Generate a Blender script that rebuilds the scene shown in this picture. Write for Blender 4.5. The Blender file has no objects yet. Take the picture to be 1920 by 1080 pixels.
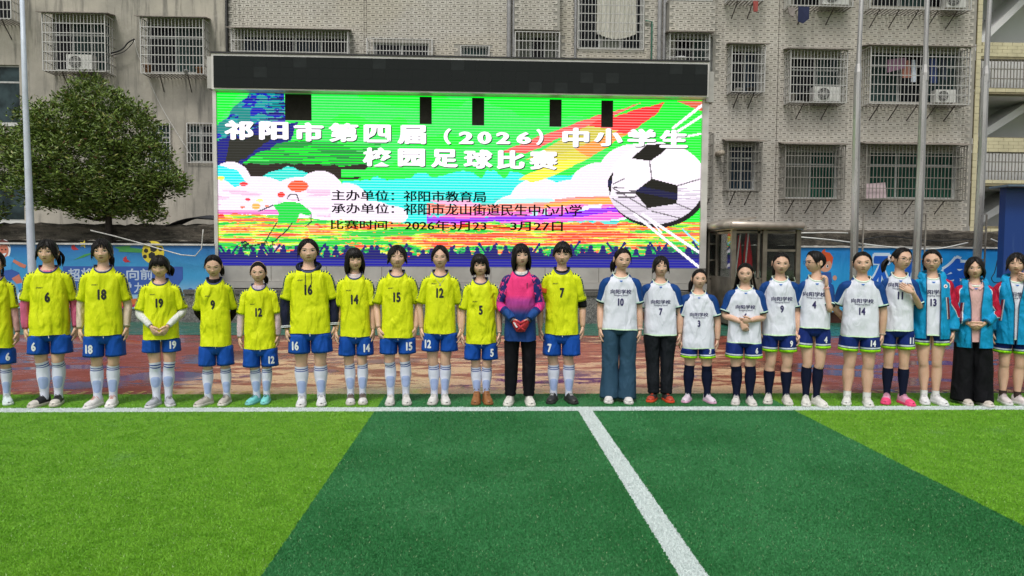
import bpy, math, random
import numpy as np
from mathutils import Vector, Matrix
from mathutils.bvhtree import BVHTree

# ------------------------------------------------------------------ camera, world, sun, exposure
S = bpy.context.scene
COL = S.collection
PITCH, YAW, ROLL, FPX, CH = math.radians(2.76), math.radians(2.4), math.radians(0.38), 1330.0, 1.45
cam = bpy.data.cameras.new("camera"); cam.sensor_width = 36; cam.lens = 36 * FPX / 1920
cam.clip_start = 0.05; cam.clip_end = 400
camo = bpy.data.objects.new("camera", cam); COL.objects.link(camo); S.camera = camo
CR = Matrix.Rotation(-YAW, 3, 'Z') @ Matrix.Rotation(math.pi / 2 - PITCH, 3, 'X') @ Matrix.Rotation(ROLL, 3, 'Z')
camo.matrix_world = Matrix.Translation((0, 0, CH)) @ CR.to_4x4()

SUN_EL, SUN_AZ = math.radians(58), math.radians(200)
world = bpy.data.worlds.new("World"); S.world = world; world.use_nodes = True
wn = world.node_tree; wn.nodes.clear()
wo = wn.nodes.new('ShaderNodeOutputWorld'); wb = wn.nodes.new('ShaderNodeBackground')
sky = wn.nodes.new('ShaderNodeTexSky'); sky.sky_type = 'NISHITA'; sky.sun_disc = False
sky.sun_elevation = SUN_EL; sky.sun_rotation = SUN_AZ; sky.dust_density = 4; sky.air_density = 1
hsv = wn.nodes.new('ShaderNodeHueSaturation'); hsv.inputs['Saturation'].default_value = 0.25
wn.links.new(sky.outputs[0], hsv.inputs['Color']); wn.links.new(hsv.outputs[0], wb.inputs[0])
wn.links.new(wb.outputs[0], wo.inputs[0]); wb.inputs[1].default_value = 0.112
sl = bpy.data.lights.new("sun", 'SUN'); sl.energy = 1.4; sl.angle = math.radians(15); sl.color = (1, .97, .93)
slo = bpy.data.objects.new("sun", sl); COL.objects.link(slo)
_sd = Vector((math.sin(SUN_AZ) * math.cos(SUN_EL), math.cos(SUN_AZ) * math.cos(SUN_EL), math.sin(SUN_EL)))
slo.rotation_euler = _sd.to_track_quat('Z', 'Y').to_euler()
S.view_settings.view_transform = 'Standard'; S.view_settings.look = 'None'
S.view_settings.gamma = 1; S.view_settings.use_curve_mapping = False
S.view_settings.exposure = 0.34

# ------------------------------------------------------------------ helpers
def ray(px, py):
    return CR @ Vector(((px - 960) / FPX, -(py - 540) / FPX, -1))
def at(px, py, Y):
    r = ray(px, py); t = Y / r.y
    return Vector((r.x * t, Y, CH + r.z * t))
def ground(px, py, z=0.0):
    r = ray(px, py); t = (z - CH) / r.z
    return Vector((r.x * t, r.y * t, z))

class NT:
    def __init__(s, name):
        s.m_ = bpy.data.materials.new(name); s.m_.use_nodes = True
        s.t = s.m_.node_tree; s.b = s.t.nodes['Principled BSDF']
    def n(s, ty, **kw):
        x = s.t.nodes.new(ty)
        for k, v in kw.items(): setattr(x, k, v)
        return x
    def put(s, sock, v):
        if v is None: return
        if isinstance(v, bpy.types.NodeSocket): s.t.links.new(v, sock)
        elif isinstance(v, (tuple, list)) and len(v) == 3 and sock.type == 'RGBA': sock.default_value = (*v, 1)
        else: sock.default_value = v
    def m(s, op, a, b=None, c=None, clamp=False):
        x = s.n('ShaderNodeMath', operation=op, use_clamp=clamp)
        s.put(x.inputs[0], a); s.put(x.inputs[1], b); s.put(x.inputs[2], c)
        return x.outputs[0]
    def mix(s, f, a, b, bt='MIX'):
        x = s.n('ShaderNodeMix', data_type='RGBA', blend_type=bt)
        s.put(x.inputs[0], f); s.put(x.inputs[6], a); s.put(x.inputs[7], b)
        return x.outputs[2]
    def tex(s, kind='Object'):
        return s.n('ShaderNodeTexCoord').outputs[kind]
    def xyz(s, v):
        x = s.n('ShaderNodeSeparateXYZ'); s.put(x.inputs[0], v); return x.outputs
    def comb(s, x_, y_, z_):
        x = s.n('ShaderNodeCombineXYZ')
        for i, v in enumerate((x_, y_, z_)): s.put(x.inputs[i], v)
        return x.outputs[0]
    def scalev(s, v, sc):
        x = s.n('ShaderNodeMapping'); s.put(x.inputs[0], v); x.inputs['Scale'].default_value = sc
        return x.outputs[0]
    def noise(s, v, scale, detail=3, rough=.55, dist=0.0, out='Fac'):
        x = s.n('ShaderNodeTexNoise'); s.put(x.inputs['Vector'], v)
        x.inputs['Scale'].default_value = scale; x.inputs['Detail'].default_value = detail
        x.inputs['Roughness'].default_value = rough; x.inputs['Distortion'].default_value = dist
        return x.outputs[out]
    def ss(s, v, lo, hi):
        x = s.n('ShaderNodeMapRange', interpolation_type='SMOOTHSTEP')
        s.put(x.inputs[0], v); s.put(x.inputs[1], lo); s.put(x.inputs[2], hi)
        return x.outputs[0]
    def lt(s, a, b): return s.m('LESS_THAN', a, b)
    def gt(s, a, b): return s.m('GREATER_THAN', a, b)
    def mul(s, a, b): return s.m('MULTIPLY', a, b)
    def bump(s, h, strength=.3, dist=.01):
        x = s.n('ShaderNodeBump'); s.put(x.inputs['Height'], h)
        x.inputs['Strength'].default_value = strength; x.inputs['Distance'].default_value = dist
        s.t.links.new(x.outputs[0], s.b.inputs['Normal'])
    def col(s, c): s.put(s.b.inputs['Base Color'], c)
    def rough(s, r): s.put(s.b.inputs['Roughness'], r)
    def metal(s, r): s.put(s.b.inputs['Metallic'], r)
    def spec(s, r): s.put(s.b.inputs['Specular IOR Level'], r)

def lin(r, g, b):
    f = lambda c: (c / 255 / 12.92) if c / 255 <= .04045 else ((c / 255 + .055) / 1.055) ** 2.4
    return (f(r), f(g), f(b))

_mc = {}
def mat(name, c, rough=.6, metal=0, var=.18, scale=6, bump=0, bscale=80, spec=.5, stretch=(1, 1, 1)):
    if name in _mc: return _mc[name]
    t = NT(name); v = t.scalev(t.tex(), stretch)
    f = t.noise(v, scale, 5, .6)
    a = tuple(min(1, x * (1 + var)) for x in c); b = tuple(x * (1 - var) for x in c)
    t.col(t.mix(t.ss(f, .3, .7), b, a)); t.metal(metal); t.spec(spec)
    t.rough(t.m('ADD', t.mul(t.noise(v, scale * 2.3, 3), .25), rough - .12, clamp=True))
    if bump: t.bump(t.noise(v, bscale, 3), bump, .004)
    _mc[name] = t.m_
    return t.m_

class MB:
    def __init__(s): s.v = []; s.f = []; s.mi = []; s.uv = []; s.n = 0
    def add(s, vs, fs, mi=0, uvs=None):
        b = s.n; s.v.extend([tuple(p) for p in vs]); s.n += len(vs)
        for f in fs:
            s.f.append(tuple(i + b for i in f)); s.mi.append(mi)
            if uvs is not None: s.uv.append([uvs[i] for i in f])
            else: s.uv.append([(0.0, 0.0)] * len(f))
    def box(s, c, d, mi=0, R=None, taper=1.0):
        x, y, z = d[0] / 2, d[1] / 2, d[2] / 2
        vs = [Vector((sx * x * (taper if sz > 0 else 1), sy * y * (taper if sz > 0 else 1), sz * z)) for sz in (-1, 1) for sy in (-1, 1) for sx in (-1, 1)]
        if R is not None: vs = [R @ v for v in vs]
        c = Vector(c)
        s.add([v + c for v in vs], [(0, 2, 3, 1), (4, 5, 7, 6), (0, 1, 5, 4), (2, 6, 7, 3), (0, 4, 6, 2), (1, 3, 7, 5)], mi)
    def box2(s, a, b, mi=0):
        s.box(((a[0] + b[0]) / 2, (a[1] + b[1]) / 2, (a[2] + b[2]) / 2), (abs(b[0] - a[0]), abs(b[1] - a[1]), abs(b[2] - a[2])), mi)
    def bar(s, p, q, w, mi=0, h=None):
        p, q = Vector(p), Vector(q); d = q - p
        s.box((p + q) / 2, (w, h or w, d.length), mi, R=d.to_track_quat('Z', 'Y').to_matrix())
    def rings(s, R, closed=True, mi=0, U=None, V=None, cap0=False, cap1=False, flip=False):
        R = np.asarray(R, float); m, n = R.shape[:2]; fs = []
        uvs = None
        if U is not None: uvs = [(float(U[i, j]), float(V[i, j])) for i in range(m) for j in range(n)]
        for i in range(m - 1):
            for j in range(n if closed else n - 1):
                k = (j + 1) % n
                q = (i * n + j, i * n + k, (i + 1) * n + k, (i + 1) * n + j)
                fs.append(q[::-1] if flip else q)
        if cap0: fs.append(tuple(range(n))[::-1] if not flip else tuple(range(n)))
        if cap1: fs.append(tuple((m - 1) * n + j for j in range(n)) if not flip else tuple((m - 1) * n + j for j in range(n))[::-1])
        s.add(R.reshape(-1, 3), fs, mi, uvs)
    def tube(s, path, r, n=8, mi=0, caps=True, rb=None, ref=(0, -1, 0)):
        R, _, _ = tube_rings(path, r, rb, n, ref)
        s.rings(R, mi=mi, cap0=caps, cap1=caps)
    def mesh(s, name, mats, smooth=False):
        me = bpy.data.meshes.new(name); me.from_pydata(s.v, [], s.f)
        for m_ in (mats if isinstance(mats, (list, tuple)) else [mats]): me.materials.append(m_)
        me.polygons.foreach_set('material_index', s.mi)
        ul = me.uv_layers.new(name='UVMap')
        ul.data.foreach_set('uv', [c for f in s.uv for p in f for c in p])
        if smooth: me.polygons.foreach_set('use_smooth', [True] * len(me.polygons))
        me.update()
        return me
    def obj(s, name, mats, parent=None, smooth=False, **kw):
        return link(name, s.mesh(name, mats, smooth), parent, **kw)

def link(name, data, parent=None, label=None, cat=None, group=None, kind=None, loc=None):
    o = bpy.data.objects.new(name, data); COL.objects.link(o)
    if loc is not None: o.location = loc
    if parent is not None: o.parent = parent
    if label: o['label'] = label
    if cat: o['category'] = cat
    if group: o['group'] = group
    if kind: o['kind'] = kind
    return o
def thing(name, label, cat, loc=(0, 0, 0), group=None):
    return link(name, None, None, label, cat, group, None, loc)
class Off:      # a thing whose parts are given in world coordinates
    pass
def wpart(mb, name, mats, root, smooth=False, **kw):
    L = root.location
    mb.v = [(p[0] - L[0], p[1] - L[1], p[2] - L[2]) for p in mb.v]
    return mb.obj(name, mats, root, smooth, **kw)

def nrm(a): return a / (np.linalg.norm(a, axis=-1, keepdims=True) + 1e-12)
def tube_rings(path, ra, rb=None, n=12, ref=(0, -1, 0)):
    P = np.asarray([tuple(p) for p in path], float); m = len(P)
    ra = np.broadcast_to(np.asarray(ra, float), (m,)); rb = ra if rb is None else np.broadcast_to(np.asarray(rb, float), (m,))
    T = np.gradient(P, axis=0); T = nrm(T)
    b = np.asarray(ref, float); b = nrm(b - T * (T @ b)[:, None]); s_ = np.cross(T, b)
    th = np.linspace(0, 2 * math.pi, n, endpoint=False)
    R = P[:, None] + s_[:, None] * (np.cos(th)[None, :, None] * ra[:, None, None]) + b[:, None] * (np.sin(th)[None, :, None] * rb[:, None, None])
    return R, s_, b
def catmull(P, k):
    P = np.asarray([tuple(np.atleast_1d(p)) for p in P], float); m = len(P)
    Q = np.vstack([2 * P[0] - P[1], P, 2 * P[-1] - P[-2]]); out = []
    for i in range(m - 1):
        p0, p1, p2, p3 = Q[i:i + 4]
        for j in range(k):
            t = j / k
            out.append(.5 * ((2 * p1) + (-p0 + p2) * t + (2 * p0 - 5 * p1 + 4 * p2 - p3) * t * t + (-p0 + 3 * p1 - 3 * p2 + p3) * t ** 3))
    out.append(P[-1]); return np.array(out)

_tc = {}
def textmesh(s, bold=0.0, shear=0.0):
    key = (s, bold, shear)
    if key in _tc: return _tc[key]
    cu = bpy.data.curves.new('t', 'FONT'); cu.body = s; cu.size = 1; cu.offset = bold; cu.shear = shear
    cu.resolution_u = 3; cu.fill_mode = 'FRONT' if hasattr(cu, 'fill_mode') else cu.fill_mode
    o = bpy.data.objects.new('t', cu); COL.objects.link(o)
    dg = bpy.context.evaluated_depsgraph_get(); dg.update()
    me = o.evaluated_get(dg).to_mesh()
    vs = np.array([v.co[:] for v in me.vertices], float).reshape(-1, 3); fs = [tuple(p.vertices) for p in me.polygons]
    o.evaluated_get(dg).to_mesh_clear(); bpy.data.objects.remove(o); bpy.data.curves.remove(cu)
    lo, hi = vs.min(0), vs.max(0)
    vs[:, 0] -= (lo[0] + hi[0]) / 2; vs[:, 1] -= (lo[1] + hi[1]) / 2
    _tc[key] = (vs, fs, hi[0] - lo[0], hi[1] - lo[1])
    return _tc[key]
def poly_mesh(mb, pts, mi=0):   # flat polygon from 3D points (may be concave -> tessellated)
    from mathutils.geometry import tessellate_polygon
    tr = tessellate_polygon([[Vector(p) for p in pts]])
    mb.add(pts, [tuple(t) for t in tr], mi)
rng = np.random.RandomState(7); random.seed(7)
# ------------------------------------------------------------------ materials of the setting
YT = ground(960, 767).y                    # touchline
YTE = ground(960, 738.5).y                 # back edge of the turf
XC = (ground(1300, 1078).x + ground(1097, 770).x) / 2
XL = (ground(487, 1078).x + ground(704, 772).x) / 2
XR = (ground(1488, 770).x + ground(1918, 984).x) / 2
YG = ground(960, 629).y                    # green strip begins
YB = 14.75                                 # banner / stage front
def turf_mat(name, blades):
    t = NT(name)
    geo = t.n('ShaderNodeNewGeometry').outputs['Position']; x, y, z = t.xyz(geo)
    jit = t.m('SUBTRACT', t.noise(geo, 45, 2), .5)
    xj = t.m('MULTIPLY_ADD', jit, .028, x); yj = t.m('MULTIPLY_ADD', jit, .03, y)
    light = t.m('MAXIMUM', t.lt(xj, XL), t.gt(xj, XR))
    l1 = t.mul(t.lt(t.m('ABSOLUTE', t.m('SUBTRACT', xj, XC)), .066), t.lt(yj, YT))
    l2 = t.lt(t.m('ABSOLUTE', t.m('SUBTRACT', yj, YT)), .085)
    line = t.m('MAXIMUM', l1, l2)
    big = t.noise(geo, .9, 4, .6); mid = t.noise(geo, 6, 3, .6)
    k = 1.0 if blades else .7
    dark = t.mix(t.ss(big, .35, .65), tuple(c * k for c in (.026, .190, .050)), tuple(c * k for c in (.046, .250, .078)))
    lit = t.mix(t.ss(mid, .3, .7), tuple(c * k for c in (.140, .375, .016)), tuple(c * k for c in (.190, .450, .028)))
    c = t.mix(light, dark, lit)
    patch = t.mul(t.ss(t.noise(geo, 1.7, 5, .65), .60, .75), .25)
    c = t.mix(patch, c, (.16, .30, .16))
    if blades:
        r = t.xyz(t.n('ShaderNodeUVMap').outputs[0])
        c = t.mix(t.mul(r[0], .45), c, t.mix(.5, c, (0, .02, .0)))
        c = t.mix(t.mul(t.gt(r[0], .982), .5), c, (.5, .6, .35))
    c = t.mix(line, c, (.66, .74, .72) if blades else (.55, .62, .60))
    t.col(c); t.rough(.55); t.spec(.25)
    if not blades: t.bump(t.noise(geo, 240, 3, .7), .8, .01)
    return t.m_
def track_mat():
    t = NT('wet_track'); g = t.n('ShaderNodeNewGeometry').outputs['Position']; x, y, z = t.xyz(g)
    st = t.scalev(g, (.6, 1.3, 1))
    n1 = t.noise(st, .75, 8, .66, .4); n2 = t.noise(st, 2.6, 8, .7, .3); fine = t.noise(g, 60, 4, .7)
    red = t.mix(t.ss(n2, .35, .65), (.185, .034, .018), (.27, .060, .030))
    puddle = t.ss(n1, .50, .55)
    c = t.mix(t.mul(puddle, .7), red, (.10, .026, .022))
    # worn, bleached coating and the screen's reflection, painted as cream and salmon
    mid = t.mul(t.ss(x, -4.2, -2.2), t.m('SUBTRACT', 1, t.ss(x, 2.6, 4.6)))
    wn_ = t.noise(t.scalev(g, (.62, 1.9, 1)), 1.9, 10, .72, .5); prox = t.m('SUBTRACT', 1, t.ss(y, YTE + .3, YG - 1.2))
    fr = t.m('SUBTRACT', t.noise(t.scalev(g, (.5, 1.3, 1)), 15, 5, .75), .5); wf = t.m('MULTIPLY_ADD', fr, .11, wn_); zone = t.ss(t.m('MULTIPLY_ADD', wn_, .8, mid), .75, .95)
    wear_and_reflection = t.mul(t.ss(t.m('MULTIPLY_ADD', prox, .085, wf), .560, .572), zone)
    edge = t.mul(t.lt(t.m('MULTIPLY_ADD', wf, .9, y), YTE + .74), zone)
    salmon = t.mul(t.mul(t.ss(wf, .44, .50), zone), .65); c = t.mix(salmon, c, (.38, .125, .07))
    c = t.mix(t.mul(t.m('MAXIMUM', wear_and_reflection, edge), .9), c, t.mix(t.ss(fine, .3, .7), (.42, .22, .12), (.74, .54, .32)))
    pass
    c = t.mix(t.mul(t.ss(fine, .55, .75), .18), c, (.40, .17, .10))
    t.col(c)
    wet = t.m('MAXIMUM', puddle, t.mul(t.ss(n2, .45, .6), .5))
    r = t.m('SUBTRACT', .42, t.mul(wet, .37)); t.rough(t.m('MAXIMUM', r, t.mul(wear_and_reflection, .22)))
    t.bump(t.mul(fine, t.m('SUBTRACT', 1, t.mul(wet, .93))), .6, .006); t.spec(.42)
    return t.m_
def strip_mat():
    t = NT('green_court'); g = t.n('ShaderNodeNewGeometry').outputs['Position']
    n = t.noise(g, 2.2, 6, .65)
    t.col(t.mix(t.ss(n, .35, .65), (.012, .085, .055), (.022, .13, .085)))
    t.rough(t.m('SUBTRACT', .5, t.mul(t.ss(n, .4, .6), .35))); t.bump(t.noise(g, 90, 3), .2, .003)
    return t.m_

# ------------------------------------------------------------------ ground
def sheet(name, x0, x1, y0, y1, z, m_, sub=1):
    mb = MB(); mb.add([(x0, y0, z), (x1, y0, z), (x1, y1, z), (x0, y1, z)], [(0, 1, 2, 3)])
    return mb.obj(name, m_, kind='structure')
sheet('ground', -120, 120, -100, 140, -.012, mat('earth', (.09, .08, .07), .9))
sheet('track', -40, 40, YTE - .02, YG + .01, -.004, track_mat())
sheet('court_strip', -40, 40, YG, YB + 1.2, 0.0, strip_mat())
sheet('turf_base', -40, 40, -40, YTE, 0.001, turf_mat('turf_base', False))
# painted lettering and lane marks on the track, half worn away
tm = mat('worn_paint', (.55, .40, .13), .6, var=.5, scale=14)
mb = MB()
for x0, x1 in ((-6.1, -2.0), (3.6, 7.4)):
    x = x0
    while x < x1:
        w_ = random.uniform(.05, .14); z_ = .001
        for k in range(3):
            if random.random() < .8:
                a = random.uniform(-.5, .5); y_ = YTE + .05 + .05 * k
                c, s_ = math.cos(a) * w_ / 2, math.sin(a) * .03
                mb.add([(x - c, y_ - s_ - .011, z_), (x + c, y_ + s_ - .011, z_), (x + c, y_ + s_ + .011, z_), (x - c, y_ - s_ + .011, z_)], [(0, 1, 2, 3)])
        x += w_ + .07
mb.obj('track_lettering', tm, kind='structure')
# blades of artificial grass in view
def grass():
    N = 760000
    y = 1 / (1 / 2.75 + rng.rand(N) * (1 / (YTE) - 1 / 2.75)); y = y + rng.uniform(-.02, .02, N); y = np.minimum(y, YTE + .01)
    x = (rng.rand(N) * 2 - 1) * (y * .78 + .9) + y * .04
    ph = rng.rand(N) * 2 * math.pi; w_ = .0008 + .00042 * y; h = rng.uniform(.004, .012, N); tilt = rng.uniform(.0, .014, N); td = rng.rand(N) * 6.28
    V = np.zeros((N, 3, 3))
    V[:, 0, 0] = x - np.cos(ph) * w_; V[:, 0, 1] = y - np.sin(ph) * w_; V[:, 1, 0] = x + np.cos(ph) * w_; V[:, 1, 1] = y + np.sin(ph) * w_
    V[:, 2, 0] = x + np.cos(td) * tilt; V[:, 2, 1] = y + np.sin(td) * tilt; V[:, 2, 2] = h
    me = bpy.data.meshes.new('turf_grass'); me.vertices.add(3 * N); me.vertices.foreach_set('co', V.ravel())
    me.loops.add(3 * N); me.loops.foreach_set('vertex_index', np.arange(3 * N, dtype=np.int32))
    me.polygons.add(N); me.polygons.foreach_set('loop_start', np.arange(0, 3 * N, 3, dtype=np.int32))
    try: me.polygons.foreach_set('loop_total', np.full(N, 3, np.int32))
    except Exception: pass
    uv = me.uv_layers.new(name='UVMap'); r = rng.rand(N); U = np.zeros((N, 3, 2)); U[:, :, 0] = r[:, None]; U[:, 2, 1] = 1
    uv.data.foreach_set('uv', U.ravel()); me.materials.append(turf_mat('turf_blades', True)); me.update()
    link('turf_grass', me, label='short green artificial grass blades of the football pitch', cat='grass', kind='stuff')
grass()

# ------------------------------------------------------------------ apartment building with tile facade
YF = 22.0
def fx(px, py=250, Y=YF): return at(px, py, Y).x
def fz(px, py, Y=YF): return at(px, py, Y).z
def rect(l, t, r, b, Y=YF):
    c = at((l + r) / 2, t, Y).z, at((l + r) / 2, b, Y).z
    return (at(l, (t + b) / 2, Y).x, at(r, (t + b) / 2, Y).x, c[1], c[0])    # x0 x1 z0 z1
def wall_open(mb, x0, x1, z0, z1, ops, Y, depth, mi=0, rmi=0):
    xs = sorted({x0, x1, *[min(max(v, x0), x1) for o in ops for v in o[:2]]}); zs = sorted({z0, z1, *[min(max(v, z0), z1) for o in ops for v in o[2:]]})
    for i in range(len(xs) - 1):
        for j in range(len(zs) - 1):
            cx, cz = (xs[i] + xs[i + 1]) / 2, (zs[j] + zs[j + 1]) / 2
            if any(o[0] < cx < o[1] and o[2] < cz < o[3] for o in ops): continue
            mb.add([(xs[i], Y, zs[j]), (xs[i + 1], Y, zs[j]), (xs[i + 1], Y, zs[j + 1]), (xs[i], Y, zs[j + 1])], [(0, 1, 2, 3)], mi)
    for a, b, c, d in ops:
        q = [(a, c), (b, c), (b, d), (a, d)]
        for k in range(4):
            (p0, p1), (q0, q1) = q[k], q[(k + 1) % 4]
            mb.add([(p0, Y, p1), (p0, Y + depth, p1), (q0, Y + depth, q1), (q0, Y, q1)], [(0, 1, 2, 3)], rmi)
grout = mat('grout', (.30, .285, .25), .85, var=.15, scale=1.2)
def tile_mat():
    t = NT('facade_tile'); g = t.n('ShaderNodeNewGeometry').outputs['Position']
    q = t.n('ShaderNodeVectorMath', operation='SNAP'); t.put(q.inputs[0], g); q.inputs[1].default_value = (.232, 5, .1085)
    wn2 = t.n('ShaderNodeTexWhiteNoise'); t.t.links.new(q.outputs[0], wn2.inputs[0]); a = t.noise(g, .5, 5, .6); st2 = t.noise(t.scalev(g, (2.6, 1, .16)), 1.6, 5, .65)
    c = t.mix(wn2.outputs[0], lin(186, 180, 169), lin(193, 188, 178)); c = t.mix(t.mul(t.ss(a, .4, .7), .35), c, lin(150, 144, 134)); c = t.mix(t.mul(t.ss(st2, .54, .72), .45), c, lin(112, 106, 96)); c = t.mix(t.mul(t.ss(t.noise(g, .35, 2), .55, .65), .3), c, lin(186, 176, 152))
    t.col(c); t.rough(.45); t.spec(.35); return t.m_
tile_m = tile_mat()
inlay_m = mat('tile_inlay', (.06, .05, .042), .7, spec=.2)
steel = mat('cage_steel', (.50, .49, .46), .4, metal=.3, var=.15, scale=9)
steel_d = mat('cage_steel_grey', (.24, .225, .195), .55, metal=.3, var=.25, scale=9)
frame_m = mat('window_frame_aluminium', (.45, .45, .43), .4, metal=.3)
white_m = mat('painted_white', (.62, .62, .59), .5, var=.12, scale=3)
def glass_mat(name, c, folds=True):
    if name in _mc: return _mc[name]
    t = NT(name); o = t.tex(); x, y, z = t.xyz(o)
    f = t.noise(t.scalev(o, (9, 1, .6)), 1.6, 3, .6, .3) if folds else t.noise(o, 2, 3)
    t.col(t.mix(t.ss(f, .3, .7), tuple(v * .3 for v in c), tuple(min(1, v * 1.0) for v in c)))
    t.rough(.25); t.spec(.15); _mc[name] = t.m_
    return t.m_
G_dark = glass_mat('dark_pane', (.012, .014, .016)); G_teal = glass_mat('teal_curtain_pane', (.035, .075, .068)); G_green = glass_mat('green_curtain_pane', (.02, .085, .055))
G_pale = glass_mat('pale_curtain_pane', (.22, .23, .19)); G_blue = glass_mat('blue_pane', (.03, .05, .075)); G_grey = glass_mat('grey_panel_pane', (.045, .07, .075), False)

# windows: (name key, px rect of the opening, columns, panes, material list)
WIN = dict(
 w5=((452, 66, 650, 108), [G_blue, G_dark, G_blue, G_dark]), w6=((700, 80, 804, 112), [G_dark, G_dark]), w7=((864, 85, 917, 116), [G_teal]),
 w8=((972, 66, 1046, 122), [G_pale, G_dark, G_pale]), w9=((1086, -45, 1206, 90), [G_dark, G_pale, G_dark]), w10=((1266, 68, 1336, 150), [G_dark, G_teal]),
 w11=((1372, 92, 1424, 176), [G_dark, G_blue]), w12=((1484, 106, 1578, 190), [G_dark, G_teal]), w13=((1634, 96, 1800, 192), [G_teal, G_dark, G_teal]),
 w14=((1490, -60, 1592, 10), [G_dark, G_teal]), w15=((1636, -60, 1800, 12), [G_dark, G_teal, G_dark]),
 w16=((1368, 272, 1416, 356), [G_blue, G_blue]), w17=((1474, 282, 1570, 372), [G_pale, G_green]), w18=((1630, 284, 1792, 372), [G_green, G_green, G_green]),
 w19=((1262, -60, 1330, -8), [G_dark]), w20=((1378, -60, 1430, -8), [G_dark]))
bx0, bx1 = fx(430), fx(1823); bz1 = 13.5
bld = thing('apartment_building', 'pale grey apartment block clad in small oblong tiles with dark inlays', 'building', (0, YF, 0))
OPS = {k: rect(*v[0]) for k, v in WIN.items()}
mb = MB(); wall_open(mb, bx0, bx1, 0, bz1, list(OPS.values()), YF, .22, 0, 1)
mb.box2((bx0, YF + .3, 0), (bx1, YF + 6, bz1), 2)
wpart(mb, 'wall', [grout, white_m, mat('dark_room', (.02, .02, .02), .9)], bld)
def add_window(root, r, panes, Y, depth=.14):
    x0, x1, z0, z1 = r; n = len(panes); mb = MB(); fw = .045; y0 = Y + depth
    for a, b in (((x0, y0 - .02, z0), (x1, y0 + .03, z0 + fw)), ((x0, y0 - .02, z1 - fw), (x1, y0 + .03, z1)), ((x0, y0 - .019, z0), (x0 + fw, y0 + .029, z1)), ((x1 - fw, y0 - .019, z0), (x1, y0 + .029, z1))): mb.box2(a, b)
    zt = z1 - (z1 - z0) * .3 if (z1 - z0) > 1.0 else None
    if zt: mb.box2((x0 + fw, y0 - .012, zt), (x1 - fw, y0 + .02, zt + .05))
    for i in range(1, n):
        xm = x0 + (x1 - x0) * i / n; mb.box2((xm - .025, y0 - .015, z0), (xm + .025, y0 + .025, z1))
    w_ = wpart(mb, 'window', frame_m, root)
    for i, g in enumerate(panes):
        a, b = x0 + (x1 - x0) * i / n, x0 + (x1 - x0) * (i + 1) / n; mb = MB(); mb.box2((a + .02, y0, z0 + .02), (b - .02, y0 + .012, z1 - .02))
        L = root.location; mb.v = [(p[0] - L[0], p[1] - L[1], p[2] - L[2]) for p in mb.v]; mb.obj('pane', g, w_)
for k, v in WIN.items(): add_window(bld, OPS[k], v[1], YF)
# tiles: .232 x .108 in running bond, each proud of the grout with a dark inlay strip
TW, TH = at(1500, 200, YF).x - at(1486.2, 200, YF).x, .1085
def tile_verts(c=(0, 0, 0), w=TW, h=TH):
    g = .005; x0, x1, z0, z1 = c[0] - w / 2 + g, c[0] + w / 2 - g, c[2] - h / 2 + g, c[2] + h / 2 - g; y0, y1 = c[1], c[1] - .012
    s_ = w * .215; t_ = h * .085
    return ([(x0, y0, z0), (x1, y0, z0), (x1, y0, z1), (x0, y0, z1), (x0, y1, z0), (x1, y1, z0), (x1, y1, z1), (x0, y1, z1)],
            [(4, 5, 6, 7), (0, 1, 5, 4), (2, 3, 7, 6), (0, 4, 7, 3), (1, 2, 6, 5)],
            [(c[0] - s_, y1 - .003, c[2] - t_), (c[0] + s_, y1 - .003, c[2] - t_), (c[0] + s_, y1 - .003, c[2] + t_), (c[0] - s_, y1 - .003, c[2] + t_)])
def put_tile(mb, c):
    a, f, d = tile_verts(c); mb.add(a, f, 0); mb.add(d, [(0, 1, 2, 3)], 1)
tmb = MB(); put_tile(tmb, (0, 0, 0)); tile_me = tmb.mesh('tile', [tile_m, inlay_m])
rest = MB(); near_t = []
row = 0; z = fz(960, 470) - .3
zmin = z
scr_l, scr_r = fx(415), fx(1318)
while z < bz1 - 3.2:
    x = bx0 + TW / 2 + (TW / 2 if row % 2 else 0)
    while x < bx1 - TW / 2:
        hit = any(o[0] - TW * .45 < x < o[1] + TW * .45 and o[2] - TH * .4 < z < o[3] + TH * .4 for o in OPS.values())
        hidden = scr_l + .5 < x < scr_r - .3 and z < fz(900, 125) - .3
        if not hit and not hidden:
            (near_t if (fx(1330) < x < fx(1625) and z < fz(1450, 255) and z > fz(1450, 440)) else []).append((x, z)) if (len(near_t) < 300 and fx(1330) < x < fx(1625) and fz(1450, 440) < z) else put_tile(rest, (x, YF, z))
        x += TW
    z += TH; row += 1
for x, z in near_t: link('tile', tile_me, bld, loc=(x, 0, z))
o = wpart(rest, 'facade_tiles', [tile_m, inlay_m], bld); o['kind'] = 'stuff'
# fine expansion joints
for px in (683, 688, 1455): mb = MB(); mb.box2((fx(px), YF - .016, zmin), (fx(px) + .012, YF - .01, 12)); wpart(mb, 'expansion_joint', inlay_m, bld)
# projecting tiled column above window w8 and box above w10
for (l, t_, r, b) in ((965, -60, 1050, 56), (1255, 2, 1340, 58)):
    x0, x1, z0, z1 = rect(l, t_, r, b, YF - .45); mb = MB(); mb.box2((x0, YF - .45, z0), (x1, YF - .02, z1), 2)
    zz = z0 + TH / 2; rr = 0
    while zz < z1 - TH / 2:
        xx = x0 + TW / 2 + (TW / 2 if rr % 2 else 0)
        while xx < x1 - TW * .4: put_tile(mb, (xx, YF - .451, zz)); xx += TW
        zz += TH; rr += 1
    wpart(mb, 'tiled_projection', [tile_m, inlay_m, grout], bld)
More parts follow.
